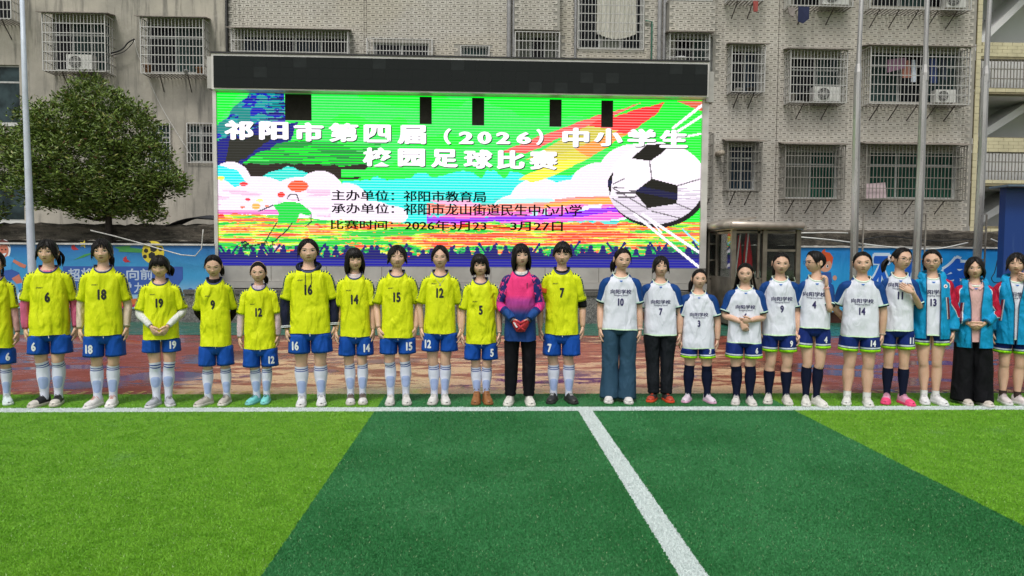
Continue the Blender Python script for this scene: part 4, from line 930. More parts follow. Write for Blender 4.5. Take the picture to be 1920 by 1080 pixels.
mb = MB(); a = at(1369, 421, YK - .2); b = at(1508, 424, YK - .2); mb.tube([(a.x, YK - .2, a.z), (a.x + .03, YK - .2, a.z), (b.x - .03, YK - .2, b.z), (b.x, YK - .2, b.z)], [.05, .075, .075, .05], 16); wpart(mb, 'roof_edge', kroof, kb, True)
mb = MB(); mb.tube([(a.x + .04, YK - .2, a.z), (kx0 - .06, ye_ + .1, a.z)], .07, 12); wpart(mb, 'roof_edge', kroof, kb, True)
mb = MB(); mb.box2((kx0 - .05, YK - .15, kz - .01), (kx1 + .1, ye_ + .1, kz + .08)); wpart(mb, 'roof', kroof, kb)
mb = MB(); mb.bar((kx1 - .17, YK - .06, zl - .05), (kx1 - .06, YK - .06, zl - .05), .02); mb.bar((kx1 - .06, YK - .06, zl - .05), (kx1 - .09, YK - .06, zl + .04), .018); wpart(mb, 'door_handle', mat('chrome', (.6, .6, .58), .2, metal=.8), kb)
# side annexe glazing left of the booth
an = thing('glazed_lean_to', 'dark glazed lean-to between the big screen and the booth', 'shelter', (at(1345, 500, 15.4).x, 15.4, 0)); ya = 15.3
ax0, ax1 = at(1328, 500, ya).x, at(1372, 500, ya).x; az0, az1 = 0, at(1350, 425, ya).z
mb = MB()
for x in (ax0, (ax0 + ax1) / 2 + .02, ax1): mb.bar((x, ya, 0), (x, ya, az1), .04)
for y in (.0, .34, .66, 1.0): z = at(1350, 520, ya).z * (1 - y) + az1 * y; mb.bar((ax0, ya, z), (ax1, ya, z), .035)
mb.bar((ax0, ya + .05, .9), (ax1, ya + .05, 1.7), .03); wpart(mb, 'frame', kst, an)
mb = MB(); mb.box2((ax0, ya + .02, at(1350, 520, ya).z), (ax1, ya + .03, az1)); wpart(mb, 'glass_pane', cg, an)
mb = MB(); mb.box2((ax0, ya - .01, 0), (ax1, ya + .3, at(1350, 524, ya).z)); wpart(mb, 'base', kst, an)
mb = MB(); mb.add([(ax0 - .05, ya - .2, az1), (ax1 + .05, YK + .1, az1 + .12), (ax1 + .05, ya + .5, az1 + .16), (ax0 - .05, ya + .5, az1 + .02), (ax0 - .05, ya - .2, az1 + .04), (ax1 + .05, YK + .1, az1 + .16), (ax1 + .05, ya + .5, az1 + .2), (ax0 - .05, ya + .5, az1 + .06)], [(0, 1, 2, 3), (7, 6, 5, 4), (0, 4, 5, 1), (3, 2, 6, 7), (0, 3, 7, 4), (1, 5, 6, 2)]); wpart(mb, 'roof', kroof, an)
# rolled red flags
flag_red = fold_mat('flag_red', (.60, .015, .025), 22)
def flagroll(px, pyt, pyb, w_, Y, label, tilt=0):
    a, b = at(px, pyt, Y), at(px + tilt, pyb, Y); root = thing('rolled_flag', label, 'flag', (b.x, Y, b.z), 'rolled flags inside the booth'); mb = MB()
    k = 10; P = [(a.x + (b.x - a.x) * i / k, Y, a.z + (b.z - a.z) * i / k) for i in range(k + 1)]; mb.tube(P, [w_ * (.35 + .65 * min(1, i / 4)) for i in range(k + 1)], 10, rb=[.05] * (k + 1)); wpart(mb, 'cloth', flag_red, root, True)
    mb = MB(); mb.bar((a.x, Y - .07, a.z + .03), (b.x - .12, Y - .08, a.z + (b.z - a.z) * .75), .022); wpart(mb, 'stick', white_m, root)
flagroll(1401, 437, 545, .095, YK + .16, 'red flag rolled on a white stick, right one inside the booth', 2); flagroll(1386, 441, 545, .05, YK + .2, 'narrow rolled red flag nearest the left post of the booth')
mb = MB(); R = []; p = at(1420, 520, YK + .15)
for i in range(7): f = i / 6; R.append([(p.x + (.14 * math.sin(math.pi * (f * .8 + .15)) * (1 + .25 * math.sin(j * 2.3))) * math.cos(j * .628), YK + .15 + .07 * math.sin(j * .628), p.z - .04 + .17 * f + .01 * math.sin(j * 3)) for j in range(10)])
mb.rings(R, cap0=True, cap1=True); mb.obj('plastic_bag', mat('clear_bag', (.30, .31, .30), .25), None, label='crumpled grey plastic bag on the booth ledge', cat='bag')

# ------------------------------------------------------------------ blue container at the right edge
def blue_mat():
    t = NT('blue_steel'); o = t.tex(); x, y, z = t.xyz(o); s_ = t.noise(t.scalev(o, (9, 1, .5)), 2, 5, .7); lowf = t.m('SUBTRACT', 1, t.ss(z, 1.3, 2.1)); drip = t.mul(t.ss(s_, .50, .64), lowf)
    t.col(t.mix(t.mul(drip, .5), (.006, .038, .19), (.06, .13, .30))); t.rough(.4); return t.m_
yb_ = 12.8; p = at(1880, 521, yb_); q = at(1886, 352, yb_)
ct = thing('blue_container', 'blue steel container raised on posts at the right edge', 'container', (p.x, yb_, 0))
mb = MB(); mb.box2((p.x, yb_, p.z), (p.x + 3, yb_ + .16, q.z)); 
mb.box((p.x + 1.5, yb_ - .006, q.z - .06), (3, .012, .04))
wpart(mb, 'body', blue_mat(), ct)
mb = MB(); mb.box((p.x + 1.5, yb_ + .0, q.z + .02), (3.3, .5, .035)); wpart(mb, 'roof', mat('container_roof', (.10, .15, .2), .5), ct)
mb = MB(); mb.bar((p.x + .05, yb_ + .05, 0), (p.x + .05, yb_ + .05, p.z), .06); mb.bar((p.x + .4, yb_ + .1, 0), (p.x + .4, yb_ + .1, p.z), .06); mb.box2((p.x + .15, yb_ + .12, .0), (p.x + 3, yb_ + .15, p.z)); wpart(mb, 'post', mat('grey_steel', (.12, .12, .12), .5), ct)

# ------------------------------------------------------------------ trees
def leaf_mat():
    t = NT('osmanthus_leaves'); u = t.xyz(t.n('ShaderNodeUVMap').outputs[0]); f = t.noise(t.tex(), 1.6, 3)
    c = t.mix(u[0], (.045, .085, .013), (.185, .265, .045)); c = t.mix(t.gt(u[0], .93), c, (.20, .21, .05)); c = t.mix(t.lt(u[0], .012), c, (.12, .05, .03)); t.col(c); t.rough(.45); t.spec(.4)
    t.put(t.b.inputs['Transmission Weight'], 0); return t.m_
LM = leaf_mat(); bark = mat('bark', (.035, .028, .022), .9, var=.4, scale=20, bump=.6)
def tree(base, blobs, n_cl, seed, label, branch_to, leaf=.098):
    r = np.random.RandomState(seed); root = thing('osmanthus_tree', label, 'tree', base); mb = MB(); B_ = Vector(base)
    top = B_ + Vector((.05, 0, 2.3)); mb.tube(catmull([B_, B_ + Vector((.03, .02, .9)), top, top + Vector((0, 0, 1.4))], 4), list(np.linspace(.12, .03, 13)), 9, ref=(0, -1, .01))
    for e in branch_to:
        e = Vector(e); s0 = B_ + Vector((.045, 0, 2.05 + .5 * r.rand())); m_ = (s0 + e) / 2 + Vector((0, 0, -.15)); mb.tube(catmull([s0, m_, e], 5), list(np.linspace(.05, .012, 11)), 6, ref=(.01, -1, .02))
        for k in range(4):
            e2 = e + Vector(r.uniform(-.5, .5, 3)); mb.tube([m_ + (e - m_) * .5, (m_ + e2) / 2 + Vector((0, 0, .05)), e2], [.016, .011, .005], 5, ref=(.01, -1, .02))
    wpart(mb, 'trunk', bark, root, True)
    V, F, U = [], [], []; vol = np.array([b[3] * b[4] * b[5] for b in blobs]); pr = vol ** (2 / 3) / sum(vol ** (2 / 3)); cls = []
    while len(cls) < n_cl:
        b = blobs[r.choice(len(blobs), p=pr)]; d = nrm(r.normal(size=3)); rr = r.uniform(.42, 1.16) ** .5; p = np.array(b[:3]) + d * np.array(b[3:6]) * rr
        if any((((p - np.array(c[:3])) / np.array(c[3:6])) ** 2).sum() < .30 for c in blobs) and r.rand() < .75: continue
        cls.append((p, d))
    for p, d in cls:
        for k in range(r.randint(9, 17)):
            a = r.uniform(0, 6.28); out = nrm(np.array([math.cos(a), math.sin(a), r.uniform(-.25, .8)]) + d * .5 + np.array([0, 0, .15])); L = leaf * r.uniform(.7, 1.25); side = nrm(np.cross(out, r.normal(size=3))); up = np.cross(side, out)
            b0 = p + r.normal(size=3) * .06; w_ = L * .19; q = r.rand()
            i0 = len(V); V += [b0, b0 + out * L * .5 + side * w_ + up * .004, b0 + out * L - up * .012, b0 + out * L * .5 - side * w_ + up * .004]; F.append((i0, i0 + 1, i0 + 2, i0 + 3)); U.append(q)
    V = np.array(V) - np.array(base); me = bpy.data.meshes.new('crown'); me.from_pydata(V.tolist(), [], F); me.materials.append(LM)
    uv = me.uv_layers.new(name='UVMap'); uv.data.foreach_set('uv', np.repeat(np.array([[u, 0] for u in U]), 4, axis=0).ravel()); me.update(); link('crown', me, root)
YTR = 15.35
def bl3(px, py, rx, rz, ry=None, dy=0):
    p = at(px, py, YTR); return (p.x, YTR + dy, p.z, rx / FPX * YTR, (ry or rx * .8) / FPX * YTR, rz / FPX * YTR)
tree((at(200, 440, YTR).x, YTR, 0), [bl3(178, 200, 55, 48), bl3(130, 250, 75, 62), bl3(220, 250, 72, 66), bl3(75, 285, 58, 50), bl3(150, 310, 110, 70), bl3(262, 310, 60, 58), bl3(110, 350, 78, 42), bl3(215, 358, 80, 44), bl3(305, 345, 40, 20), bl3(170, 385, 50, 22), bl3(335, 335, 18, 12), bl3(12, 255, 22, 14), bl3(285, 400, 22, 12), bl3(60, 215, 28, 20), bl3(258, 388, 38, 20), bl3(245, 215, 22, 16)],
     2900, 3, 'leafy dark green osmanthus tree in front of the grey building', [tuple(at(x, y, YTR + d)) for x, y, d in ((120, 300, -.3), (80, 340, .2), (160, 230, .2), (230, 250, -.3), (270, 320, .2), (200, 340, -.4), (130, 380, .3), (300, 350, 0))])
tree((at(-110, 440, YTR).x, YTR, 0), [bl3(-60, 300, 60, 60), bl3(-12, 270, 20, 26), bl3(-14, 345, 22, 26), bl3(-30, 395, 35, 22)], 330, 9, 'second tree mostly cut off by the left edge of the photo', [tuple(at(x, y, YTR)) for x, y in ((-60, 300), (-30, 340))])
# ------------------------------------------------------------------ people
def skin_mat():
    t = NT('skin'); o = t.tex(); n = t.noise(o, 9, 4, .6); f = t.noise(o, 60, 3)
    c = t.mix(t.ss(n, .3, .7), (.60, .375, .26), (.70, .46, .335)); c = t.mix(t.mul(f, .25), c, (.50, .22, .15))
    t.col(c); t.rough(.5); t.spec(.35); t.put(t.b.inputs['Subsurface Weight'], .08); t.put(t.b.inputs['Subsurface Radius'], Vector((.012, .005, .003))); t.bump(f, .15, .002); return t.m_
SKIN = skin_mat()
def fold_h(t, o, k=1.0):
    rot = t.n('ShaderNodeMapping'); t.put(rot.inputs[0], o); rot.inputs['Rotation'].default_value = (.2, .6, 0); rot.inputs['Scale'].default_value = (7, 5, 3.0)
    rot2 = t.n('ShaderNodeMapping'); t.put(rot2.inputs[0], o); rot2.inputs['Rotation'].default_value = (.1, -.75, 0); rot2.inputs['Scale'].default_value = (7.5, 5, 2.8)
    a = t.noise(rot.outputs[0], 1.3 * k, 1.5, .45, .7); b = t.noise(rot2.outputs[0], 1.2 * k, 1.5, .45, .7); c = t.noise(o, 9, 2)
    s1 = t.ss(a, .36, .60); s2 = t.ss(b, .40, .66)
    rot3 = t.n('ShaderNodeMapping'); t.put(rot3.inputs[0], o); rot3.inputs['Rotation'].default_value = (.3, 1.0, .4); rot3.inputs['Scale'].default_value = (18, 12, 8)
    d = t.m('ABSOLUTE', t.m('SUBTRACT', t.noise(rot3.outputs[0], 1.0, 2, .5, 1.2), .5))
    return t.m('MULTIPLY_ADD', c, .22, t.m('ADD', t.m('MULTIPLY_ADD', t.m('MINIMUM', t.mul(d, 4), 1), .13, t.mul(s1, .5)), t.mul(s2, .55)))
def cloth_base(name, c, rough=.62, fold=.55, sheen=0, weave=True, c2=None, metal=0):
    t = NT(name); o = t.tex(); inf = t.n('ShaderNodeObjectInfo').outputs['Random']
    ov = t.n('ShaderNodeVectorMath', operation='ADD'); t.put(ov.inputs[0], o); t.t.links.new(t.comb(t.mul(inf, 37), t.mul(inf, 11), t.mul(inf, 23)), ov.inputs[1]); o2 = ov.outputs[0]
    h = fold_h(t, o2); w_ = t.noise(o2, 260, 2)
    t.rough(rough); t.bump(t.m('MULTIPLY_ADD', w_, .03, h), fold, .036); t.spec(.12)
    t.base = t.mix(t.mul(t.noise(o2, 3, 4), .25), c, c2 or tuple(v * .7 for v in c)); t.o = o
    return t
def cmat(name, c, **k):
    if name in _mc: return _mc[name]
    t = cloth_base(name, c, **k); t.col(t.base); _mc[name] = t.m_; return t.m_
YEL = (.66, .73, .012); NAVY = (.018, .030, .11); WHI = (.70, .72, .80); RBL = (.012, .055, .29); DNV = (.010, .018, .075)
yt_t = cmat('yellow_jersey', YEL, rough=.5, fold=.6)
t = cloth_base('yellow_sleeve', YEL, rough=.5, fold=.6); u = t.xyz(t.n('ShaderNodeUVMap').outputs[0])
band = t.mul(t.lt(u[0], .17), t.mul(t.gt(u[1], .06), t.lt(u[1], .88))); st = t.gt(t.m('FRACT', t.mul(u[1], 19)), .42); mid_ = t.mul(t.gt(t.noise(t.comb(t.mul(u[1], 26), t.mul(u[0], 14), 0), 1.0, 1), .50), t.lt(t.m('ABSOLUTE', t.m('SUBTRACT', u[1], .5)), .24))
c = t.mix(t.mul(band, t.m('MAXIMUM', st, mid_)), t.base, (.02, .045, .11)); c = t.mix(t.mul(t.lt(u[0], .035), t.gt(u[1], .1)), c, (.7, .74, .6)); t.col(c); ys_t = t.m_
t = cloth_base('white_jersey', WHI, fold=.45); x, y, z = t.xyz(t.o); ax = t.m('ABSOLUTE', x); u = t.xyz(t.n('ShaderNodeUVMap').outputs[0])
jag = t.mul(t.gt(t.m('FRACT', t.mul(ax, 34)), .5), .010)
blu = t.gt(t.m('ADD', t.m('MULTIPLY_ADD', ax, 1.05, z), jag), 1.318); c = t.mix(blu, t.base, (.009, .050, .20)); c = t.mix(t.lt(u[1], .012), c, (.62, .82, .60)); t.col(c); wt_t = t.m_
t = cloth_base('white_sleeve', WHI, fold=.45); u = t.xyz(t.n('ShaderNodeUVMap').outputs[0])
c = t.mix(t.lt(t.m('MULTIPLY_ADD', u[1], .16, u[0]), .50), t.base, (.009, .050, .20)); c = t.mix(t.gt(u[1], .905), c, (.62, .82, .70)); c = t.mix(t.gt(u[1], .955), c, NAVY); t.col(c); ws_t = t.m_
royal = cmat('royal_shorts', (.010, .075, .38), rough=.55, fold=.5)
t = cloth_base('navy_shorts', (.010, .026, .16), fold=.5); u = t.xyz(t.n('ShaderNodeUVMap').outputs[0]); v = u[1]
c = t.mix(t.lt(v, .046), t.base, (.60, .66, .72)); c = t.mix(t.lt(v, .032), c, (.010, .02, .10)); c = t.mix(t.lt(v, .025), c, (.38, .85, .02)); t.col(c); nshorts = t.m_
t = cloth_base('white_sock', (.66, .68, .80), fold=.15); u = t.xyz(t.n('ShaderNodeUVMap').outputs[0]); v = u[1]
s1 = t.lt(t.m('ABSOLUTE', t.m('SUBTRACT', v, .022)), .0042); s2 = t.lt(t.m('ABSOLUTE', t.m('SUBTRACT', v, .040)), .0042)
gd = t.lt(t.m('ADD', t.m('POWER', t.m('DIVIDE', u[0], .27), 2.6), t.m('POWER', t.m('DIVIDE', t.m('ABSOLUTE', t.m('SUBTRACT', v, .195)), .058), 2.6)), 1); c = t.mix(gd, t.base, (.36, .44, .70)); c = t.mix(t.m('MAXIMUM', s1, s2), c, (.02, .05, .26)); t.col(c); wsock = t.m_
nsock = cmat('navy_sock', (.006, .009, .028), fold=.2, rough=.75)
asock = cmat('ankle_sock', (.70, .70, .68), fold=.3); bsock = cmat('black_ankle_sock', (.05, .035, .03), fold=.3)
t = cloth_base('keeper_jersey', (.9, .05, .2), fold=.55); x, y, z = t.xyz(t.o)
rowz = t.m('FRACT', t.m('ADD', t.mul(z, 70), t.mul(t.m('SINE', t.mul(x, 330)), .16)))
pad = t.mul(t.lt(t.m('ABSOLUTE', x), .062), t.mul(t.gt(z, t.m('ADD', .965, t.m('MULTIPLY', t.m('ABSOLUTE', x), .5))), t.lt(z, t.m('SUBTRACT', 1.10, t.m('MULTIPLY', t.m('ABSOLUTE', x), .5))))); ed = t.mul(pad, t.lt(rowz, .26))
c = t.mix(t.ss(z, .84, 1.02), (.012, .045, .18), (.80, .045, .20)); c = t.mix(t.mul(t.ss(t.m('ABSOLUTE', t.m('SUBTRACT', z, .965)), .07, .0), .6), c, (.30, .06, .35)); c = t.mix(t.mul(ed, .45), c, (.40, .01, .10)); t.col(c); kt_t = t.m_
t = cloth_base('keeper_sleeve', (.02, .025, .14), fold=.6); u = t.xyz(t.n('ShaderNodeUVMap').outputs[0]); n_ = t.noise(t.scalev(t.o, (1, 1, .7)), 22, 2, .6, 1.5)
c = t.mix(t.mul(t.gt(n_, .55), t.lt(u[1], .72)), t.base, (.75, .05, .22)); c = t.mix(t.mul(t.lt(t.m('ABSOLUTE', t.m('SUBTRACT', u[1], .62)), .09), .7), c, (.75, .04, .25)); c = t.mix(t.gt(u[1], .78), c, (.015, .06, .22)); t.col(c); ks_t = t.m_
denim = cmat('denim', (.022, .060, .105), fold=.45, c2=(.075, .14, .19)); blackp = cmat('black_trousers', (.006, .006, .008), fold=.5, rough=.7); trackp = cmat('track_trousers', (.012, .014, .018), fold=.6, rough=.6)
CY = (.008, .275, .53)
jk_t = cmat('cyan_jacket', CY, fold=.75, rough=.55, c2=(.005, .20, .41))
t = cloth_base('jacket_sleeve', CY, fold=.8, c2=(.005, .20, .41)); u = t.xyz(t.n('ShaderNodeUVMap').outputs[0])
pnl = t.mul(t.lt(u[0], t.m('MULTIPLY_ADD', t.m('SINE', t.mul(u[1], 4.2)), .36, .10)), t.mul(t.gt(u[1], .04), t.lt(u[1], .74))); rim = t.mul(t.lt(u[0], t.m('MULTIPLY_ADD', t.m('SINE', t.mul(u[1], 4.2)), .36, .14)), t.mul(t.gt(u[1], .04), t.lt(u[1], .75)))
c = t.mix(rim, t.base, (.55, .58, .62)); c = t.mix(pnl, c, (.42, .012, .04)); c = t.mix(t.gt(u[1], .955), c, (.02, .10, .18)); t.col(c); js_t = t.m_
t = cloth_base('jacket_sleeve_plain', CY, fold=.8, c2=(.005, .20, .41)); u = t.xyz(t.n('ShaderNodeUVMap').outputs[0]); mk_ = t.mul(t.lt(t.m('ABSOLUTE', t.m('SUBTRACT', u[1], .55)), .04), t.lt(t.m('ABSOLUTE', t.m('SUBTRACT', u[0], .38)), .05))
t.col(t.mix(mk_, t.base, (.6, .65, .68))); jsp_t = t.m_
def hair_mat():
    t = NT('black_hair'); u = t.n('ShaderNodeUVMap').outputs[0]; n = t.noise(t.scalev(u, (95, 2.2, 1)), 1.0, 3, .6); t.col(t.mix(n, (.0025, .002, .002), (.013, .010, .009))); t.rough(.42); t.spec(.18); t.bump(n, .8, .004); return t.m_
HAIR = hair_mat()
def plain(name, c, r=.6, **k): return mat(name, c, r, var=.08, scale=20, **k)
EYEW, EYEB, LASH, LIP, LIPL, MOUTH = plain('eye_white', (.44, .40, .37), .3), plain('iris', (.012, .008, .006), .2), plain('lash', (.015, .010, .008)), plain('lip', (.36, .10, .085), .45), plain('lower_lip', (.46, .155, .13), .4), plain('mouth_line', (.09, .03, .025))
BROW = plain('brow', (.030, .019, .014))
SHOEC = {}
def shoem(c):
    k = 'shoe_%d_%d_%d' % tuple(int(v * 999) for v in c); return mat(k, c, .5, var=.14, scale=18, bump=.1)

def head_pt(d):
    d = np.asarray(d, float); x, y, z = d[..., 0], d[..., 1], d[..., 2]
    X = .0735 * np.sign(x) * np.abs(x) ** .93; Z = .1035 * z; fr = y < 0; ay = np.abs(y)
    Y = np.where(fr, -.084 * ay ** .80, .092 * ay)
    lo = np.clip(-z, 0, 1)
    X = X * (1 - .26 * lo ** 2.2 - .08 * np.clip(z, 0, 1) ** 3); Y = Y * np.where(fr, 1 - .02 * lo, 1 - .55 * lo ** .7)
    Z = np.where(fr & (lo > .6), Z * (1 + .02 * (lo - .6)), Z)
    f = np.where(fr, ay ** .5, 0); g = lambda cx, cz, sx, sz: np.exp(-((np.abs(X) - cx) / sx) ** 2 - ((Z - cz) / sz) ** 2)
    b = .0125 * g(0, -.033, .0095, .011) + .0075 * g(.0105, -.037, .006, .007) + .0055 * g(0, -.010, .009, .022) - .0055 * g(.031, -.001, .017, .010) + .0035 * g(.018, .018, .03, .007) + .003 * g(.040, -.030, .018, .018)
    b = b + .0055 * g(0, -.0575, .021, .0085) - .0030 * g(0, -.071, .02, .005) + .0050 * g(0, -.088, .016, .012) - .0025 * g(0, -.047, .004, .004)
    Y = Y - b * f
    return np.stack([X, Y, Z], -1)
def dirs(az, ph):   # az from the front, + to image right; ph from the crown
    return np.stack([np.sin(ph) * np.sin(az), -np.sin(ph) * np.cos(az), np.cos(ph)], -1)

HAIRTAB = {  # style: list of (|az| deg, phi_end deg, hang m), thickness
 'pulled': ([(0, 44, 0), (20, 46, 0), (42, 56, 0), (60, 76, 0), (78, 92, 0), (90, 84, 0), (102, 94, 0), (118, 118, 0), (150, 126, 0), (180, 126, 0)], .008),
 'parted': ([(0, 43, 0), (12, 48, 0), (28, 62, 0), (45, 80, 0), (62, 96, .01), (80, 104, .02), (95, 100, .01), (120, 120, 0), (180, 126, 0)], .011),
 'wispy': ([(0, 48, 0), (14, 56, .014), (30, 64, .022), (48, 84, .03), (64, 98, .05), (80, 104, .045), (95, 100, .02), (120, 120, 0), (180, 126, 0)], .011),
 'bangs': ([(0, 54, .026), (20, 54, .026), (40, 60, .028), (55, 74, .05), (70, 92, .05), (85, 98, .02), (100, 96, .0), (120, 120, 0), (180, 126, 0)], .013),
 'bob': ([(0, 52, .036), (22, 54, .036), (42, 62, .030), (50, 74, .10), (62, 86, .118), (90, 92, .125), (130, 100, .12), (180, 105, .11)], .016),
 'bobshort': ([(0, 50, .030), (22, 52, .032), (40, 60, .034), (52, 76, .070), (66, 90, .082), (90, 94, .085), (130, 104, .07), (180, 112, .06)], .018),
 'short': ([(0, 50, .022), (22, 52, .022), (42, 60, .018), (58, 80, .012), (75, 96, .022), (90, 84, .004), (104, 96, .01), (125, 122, 0), (180, 128, 0)], .016),
 'bobpart': ([(0, 46, .004), (10, 50, .012), (26, 64, .016), (42, 80, .03), (56, 90, .060), (75, 94, .078), (95, 96, .085), (130, 104, .07), (180, 112, .06)], .014),
 'straight': ([(0, 50, .022), (18, 54, .022), (34, 64, .026), (48, 78, .085), (62, 86, .118), (85, 92, .13), (130, 100, .13), (180, 105, .12)], .012)}
def build_hair(style, r, M4, mbh):
    tab, th = HAIRTAB[style]; A = [a for a, _, _ in tab]; N = 132
    for layer in range(2):
        az = np.linspace(-math.pi, math.pi, N + 1); aa = np.degrees(np.abs(az))
        per = lambda k, s_: np.interp((az + math.pi) / (2 * math.pi) * k, np.arange(k + 1), np.append(*(lambda q: (q, q[0]))(s_.uniform(-1, 1, k))))
        j1, j2 = per(66, r), per(24, r)
        pe = np.radians(np.interp(aa, A, [b for _, b, _ in tab]) + j1 * 2.2 + j2 * 1.5 - layer * 1.5); hang = np.interp(aa, A, [c for _, _, c in tab]) * (1 + .16 * j1 + .12 * j2) * (1 - .1 * layer); hang[0] = hang[-1]; pe[0] = pe[-1]
        thick = th * (1 - .35 * layer); strand = per(110, r) * .0016 + per(40, r) * .0012; rows = []
        K1, K2 = 13, 6
        for k in range(K1):
            f = k / (K1 - 1); ph = pe * f; p = head_pt(dirs(az, ph)); n = nrm(p); edge = 1 - .75 * np.clip((f - .75) / .25, 0, 1) * (hang < .01)
            part = 1 - .25 * np.exp(-(az / .09) ** 2) * (style in ('pulled', 'parted', 'wispy', 'bobpart')) * (f > .2)
            p = p + n * ((thick * edge * part + strand * min(1, f * 3)) * min(1, .8 + f))[:, None] + np.array([0, 0, .004 * (1 - f)]); rows.append(p)
        p0 = rows[-1]; out = nrm(np.stack([p0[:, 0], p0[:, 1], 0 * p0[:, 0]], -1))
        for k in range(1, K2 + 1):
            f = k / K2; p = p0 + np.array([0, 0, -1.0]) * (hang * f)[:, None] + out * ((.010 * math.sin(min(1, f * 1.1) * 2.6) * np.clip(hang / .08, .25, 1)) - .010 * f * f * (hang > .06) + strand * f * 1.5)[:, None]; rows.append(p)
        R = np.array(rows)[:, :-1]; U = np.broadcast_to(np.linspace(0, 1, N)[None], R.shape[:2]) + layer * .37; V = np.broadcast_to(np.linspace(0, 1, len(R))[:, None], R.shape[:2])
        mbh.rings(xf(R, M4), U=U, V=V)
def xf(P, M4):
    P = np.asarray(P, float); M = np.array(M4); return P @ M[:3, :3].T + M[:3, 3]
def lock(mbh, P, r0, r1, M4, rr, n=5):
    C_ = catmull(P, 4); k = len(C_); f = np.linspace(0, 1, k); R, _, _ = tube_rings(xf(C_, M4), r0 * (1 - f) ** .5 + r1 * f, None, n, (.1, -1, .05))
    U = np.broadcast_to(np.linspace(0, .08, n)[None] + rr, R.shape[:2]); V = np.broadcast_to(f[:, None], R.shape[:2]); mbh.rings(R, U=U, V=V, cap0=True, cap1=True)

def hand(mb, W, d, s_, n, sc=1.0, curl=.5, mi=0):
    W, d, s_, n = (np.array(v, float) for v in (W, d, s_, n)); d = nrm(d); s_ = nrm(s_ - d * (s_ @ d)); n0 = np.cross(d, s_); n = n0 if n0 @ n > 0 else -n0
    R, _, _ = tube_rings([W - d * .012, W + d * .01 * sc, W + d * .040 * sc, W + d * .074 * sc, W + d * .082 * sc], [.019, .022 * sc, .034 * sc, .034 * sc, .026 * sc], [.015, .016 * sc, .0155 * sc, .012 * sc, .008 * sc], 12, n); mb.rings(R, mi=mi, cap0=True, cap1=True)
    for k, (o_, L) in enumerate(((.0255, .058), (.0085, .066), (-.0085, .062), (-.025, .048))):
        b = W + d * .072 * sc + s_ * o_ * sc; c1 = curl * (.5 + .12 * k); c2 = curl * (1.1 + .2 * k); e = lambda a: d * math.cos(a) + n * math.sin(a); L = L * sc
        P = [b - d * .01, b, b + e(c1) * L * .42, b + e(c1) * L * .42 + e(c2) * L * .32, b + e(c1) * L * .42 + e(c2) * L * .32 + e(c2 + curl * .6) * L * .26]
        R, _, _ = tube_rings(P, np.array([.0085, .0088, .0082, .0074, .0052]) * sc, None, 8, s_); mb.rings(R, mi=mi, cap0=True, cap1=True)
    b = W + d * .012 * sc + s_ * .016 * sc; P = [b, b + (d * .7 + s_ * .75) * .026 * sc, b + (d * .7 + s_ * .75) * .026 * sc + (d * .92 + s_ * .3 + n * .35) * .026 * sc, b + (d * .7 + s_ * .75) * .026 * sc + (d * .92 + s_ * .15 + n * .45) * .047 * sc]
    R, _, _ = tube_rings(P, np.array([.013, .0115, .0098, .0062]) * sc, None, 8, n + d * .01); mb.rings(R, mi=mi, cap0=True, cap1=True)

def wrinkle(R, seed, amp, fz_=(9, 5, 14)):
    r = np.random.RandomState(abs(int(seed)) + 3 * (seed < 0)); R = np.asarray(R, float); c = R.mean(1, keepdims=True); out = nrm((R - c) * np.array([1, 1, .0])); D = np.zeros(R.shape[:2])
    for k in range(7):
        kv = r.normal(size=3) * np.array(fz_) * (1 + .35 * k); ph = r.rand() * 6.28; w_ = np.sin(R @ kv + ph + 1.3 * np.sin(R @ (kv[[1, 2, 0]] * .5) + ph * 2)); D += w_ / (1 + .5 * k)
    return R + out * (D * amp / 3)[..., None]
def sup(n, e=2.5):
    th = np.linspace(0, 2 * math.pi, n, endpoint=False); c, s_ = np.cos(th), np.sin(th); return np.sign(c) * np.abs(c) ** (2 / e), np.sign(s_) * np.abs(s_) ** (2 / e), th
def torso_loft(zs, rx, ry, cy, w, n=64, e=2.5, scoop=0, ztop=None, seed=0, amp=.004, hemwave=.004, push=0):
    X, Y, th = sup(n, e); zs = np.array(zs, float); R = np.zeros((len(zs), n, 3)); fr = np.clip(-Y, 0, 1) ** 1.4
    R[..., 0] = X[None] * np.array(rx)[:, None] * w; R[..., 1] = Y[None] * np.array(ry)[:, None] * (1 + .5 * (w - 1)) + np.array(cy)[:, None]; R[..., 2] = zs[:, None]
    if scoop: bl = np.clip((zs - (ztop - .12)) / .12, 0, 1) ** 1.6; R[..., 2] -= scoop * fr[None] * bl[:, None]; R[..., 1] -= push * fr[None] * bl[:, None]
    if amp:
        R0 = R; R = wrinkle(wrinkle(R, seed, amp), seed + 77, amp * 1.3, (5, 4, 4)); kk = np.clip((1.26 - zs) / .09, .12, 1)[:, None, None]; R = R0 + (R - R0) * kk
    r = np.random.RandomState(seed + 5); R[0, :, 2] += hemwave * np.sin(th * 2 + r.rand() * 6) + hemwave * .6 * np.sin(th * 5 + r.rand() * 6)
    return R

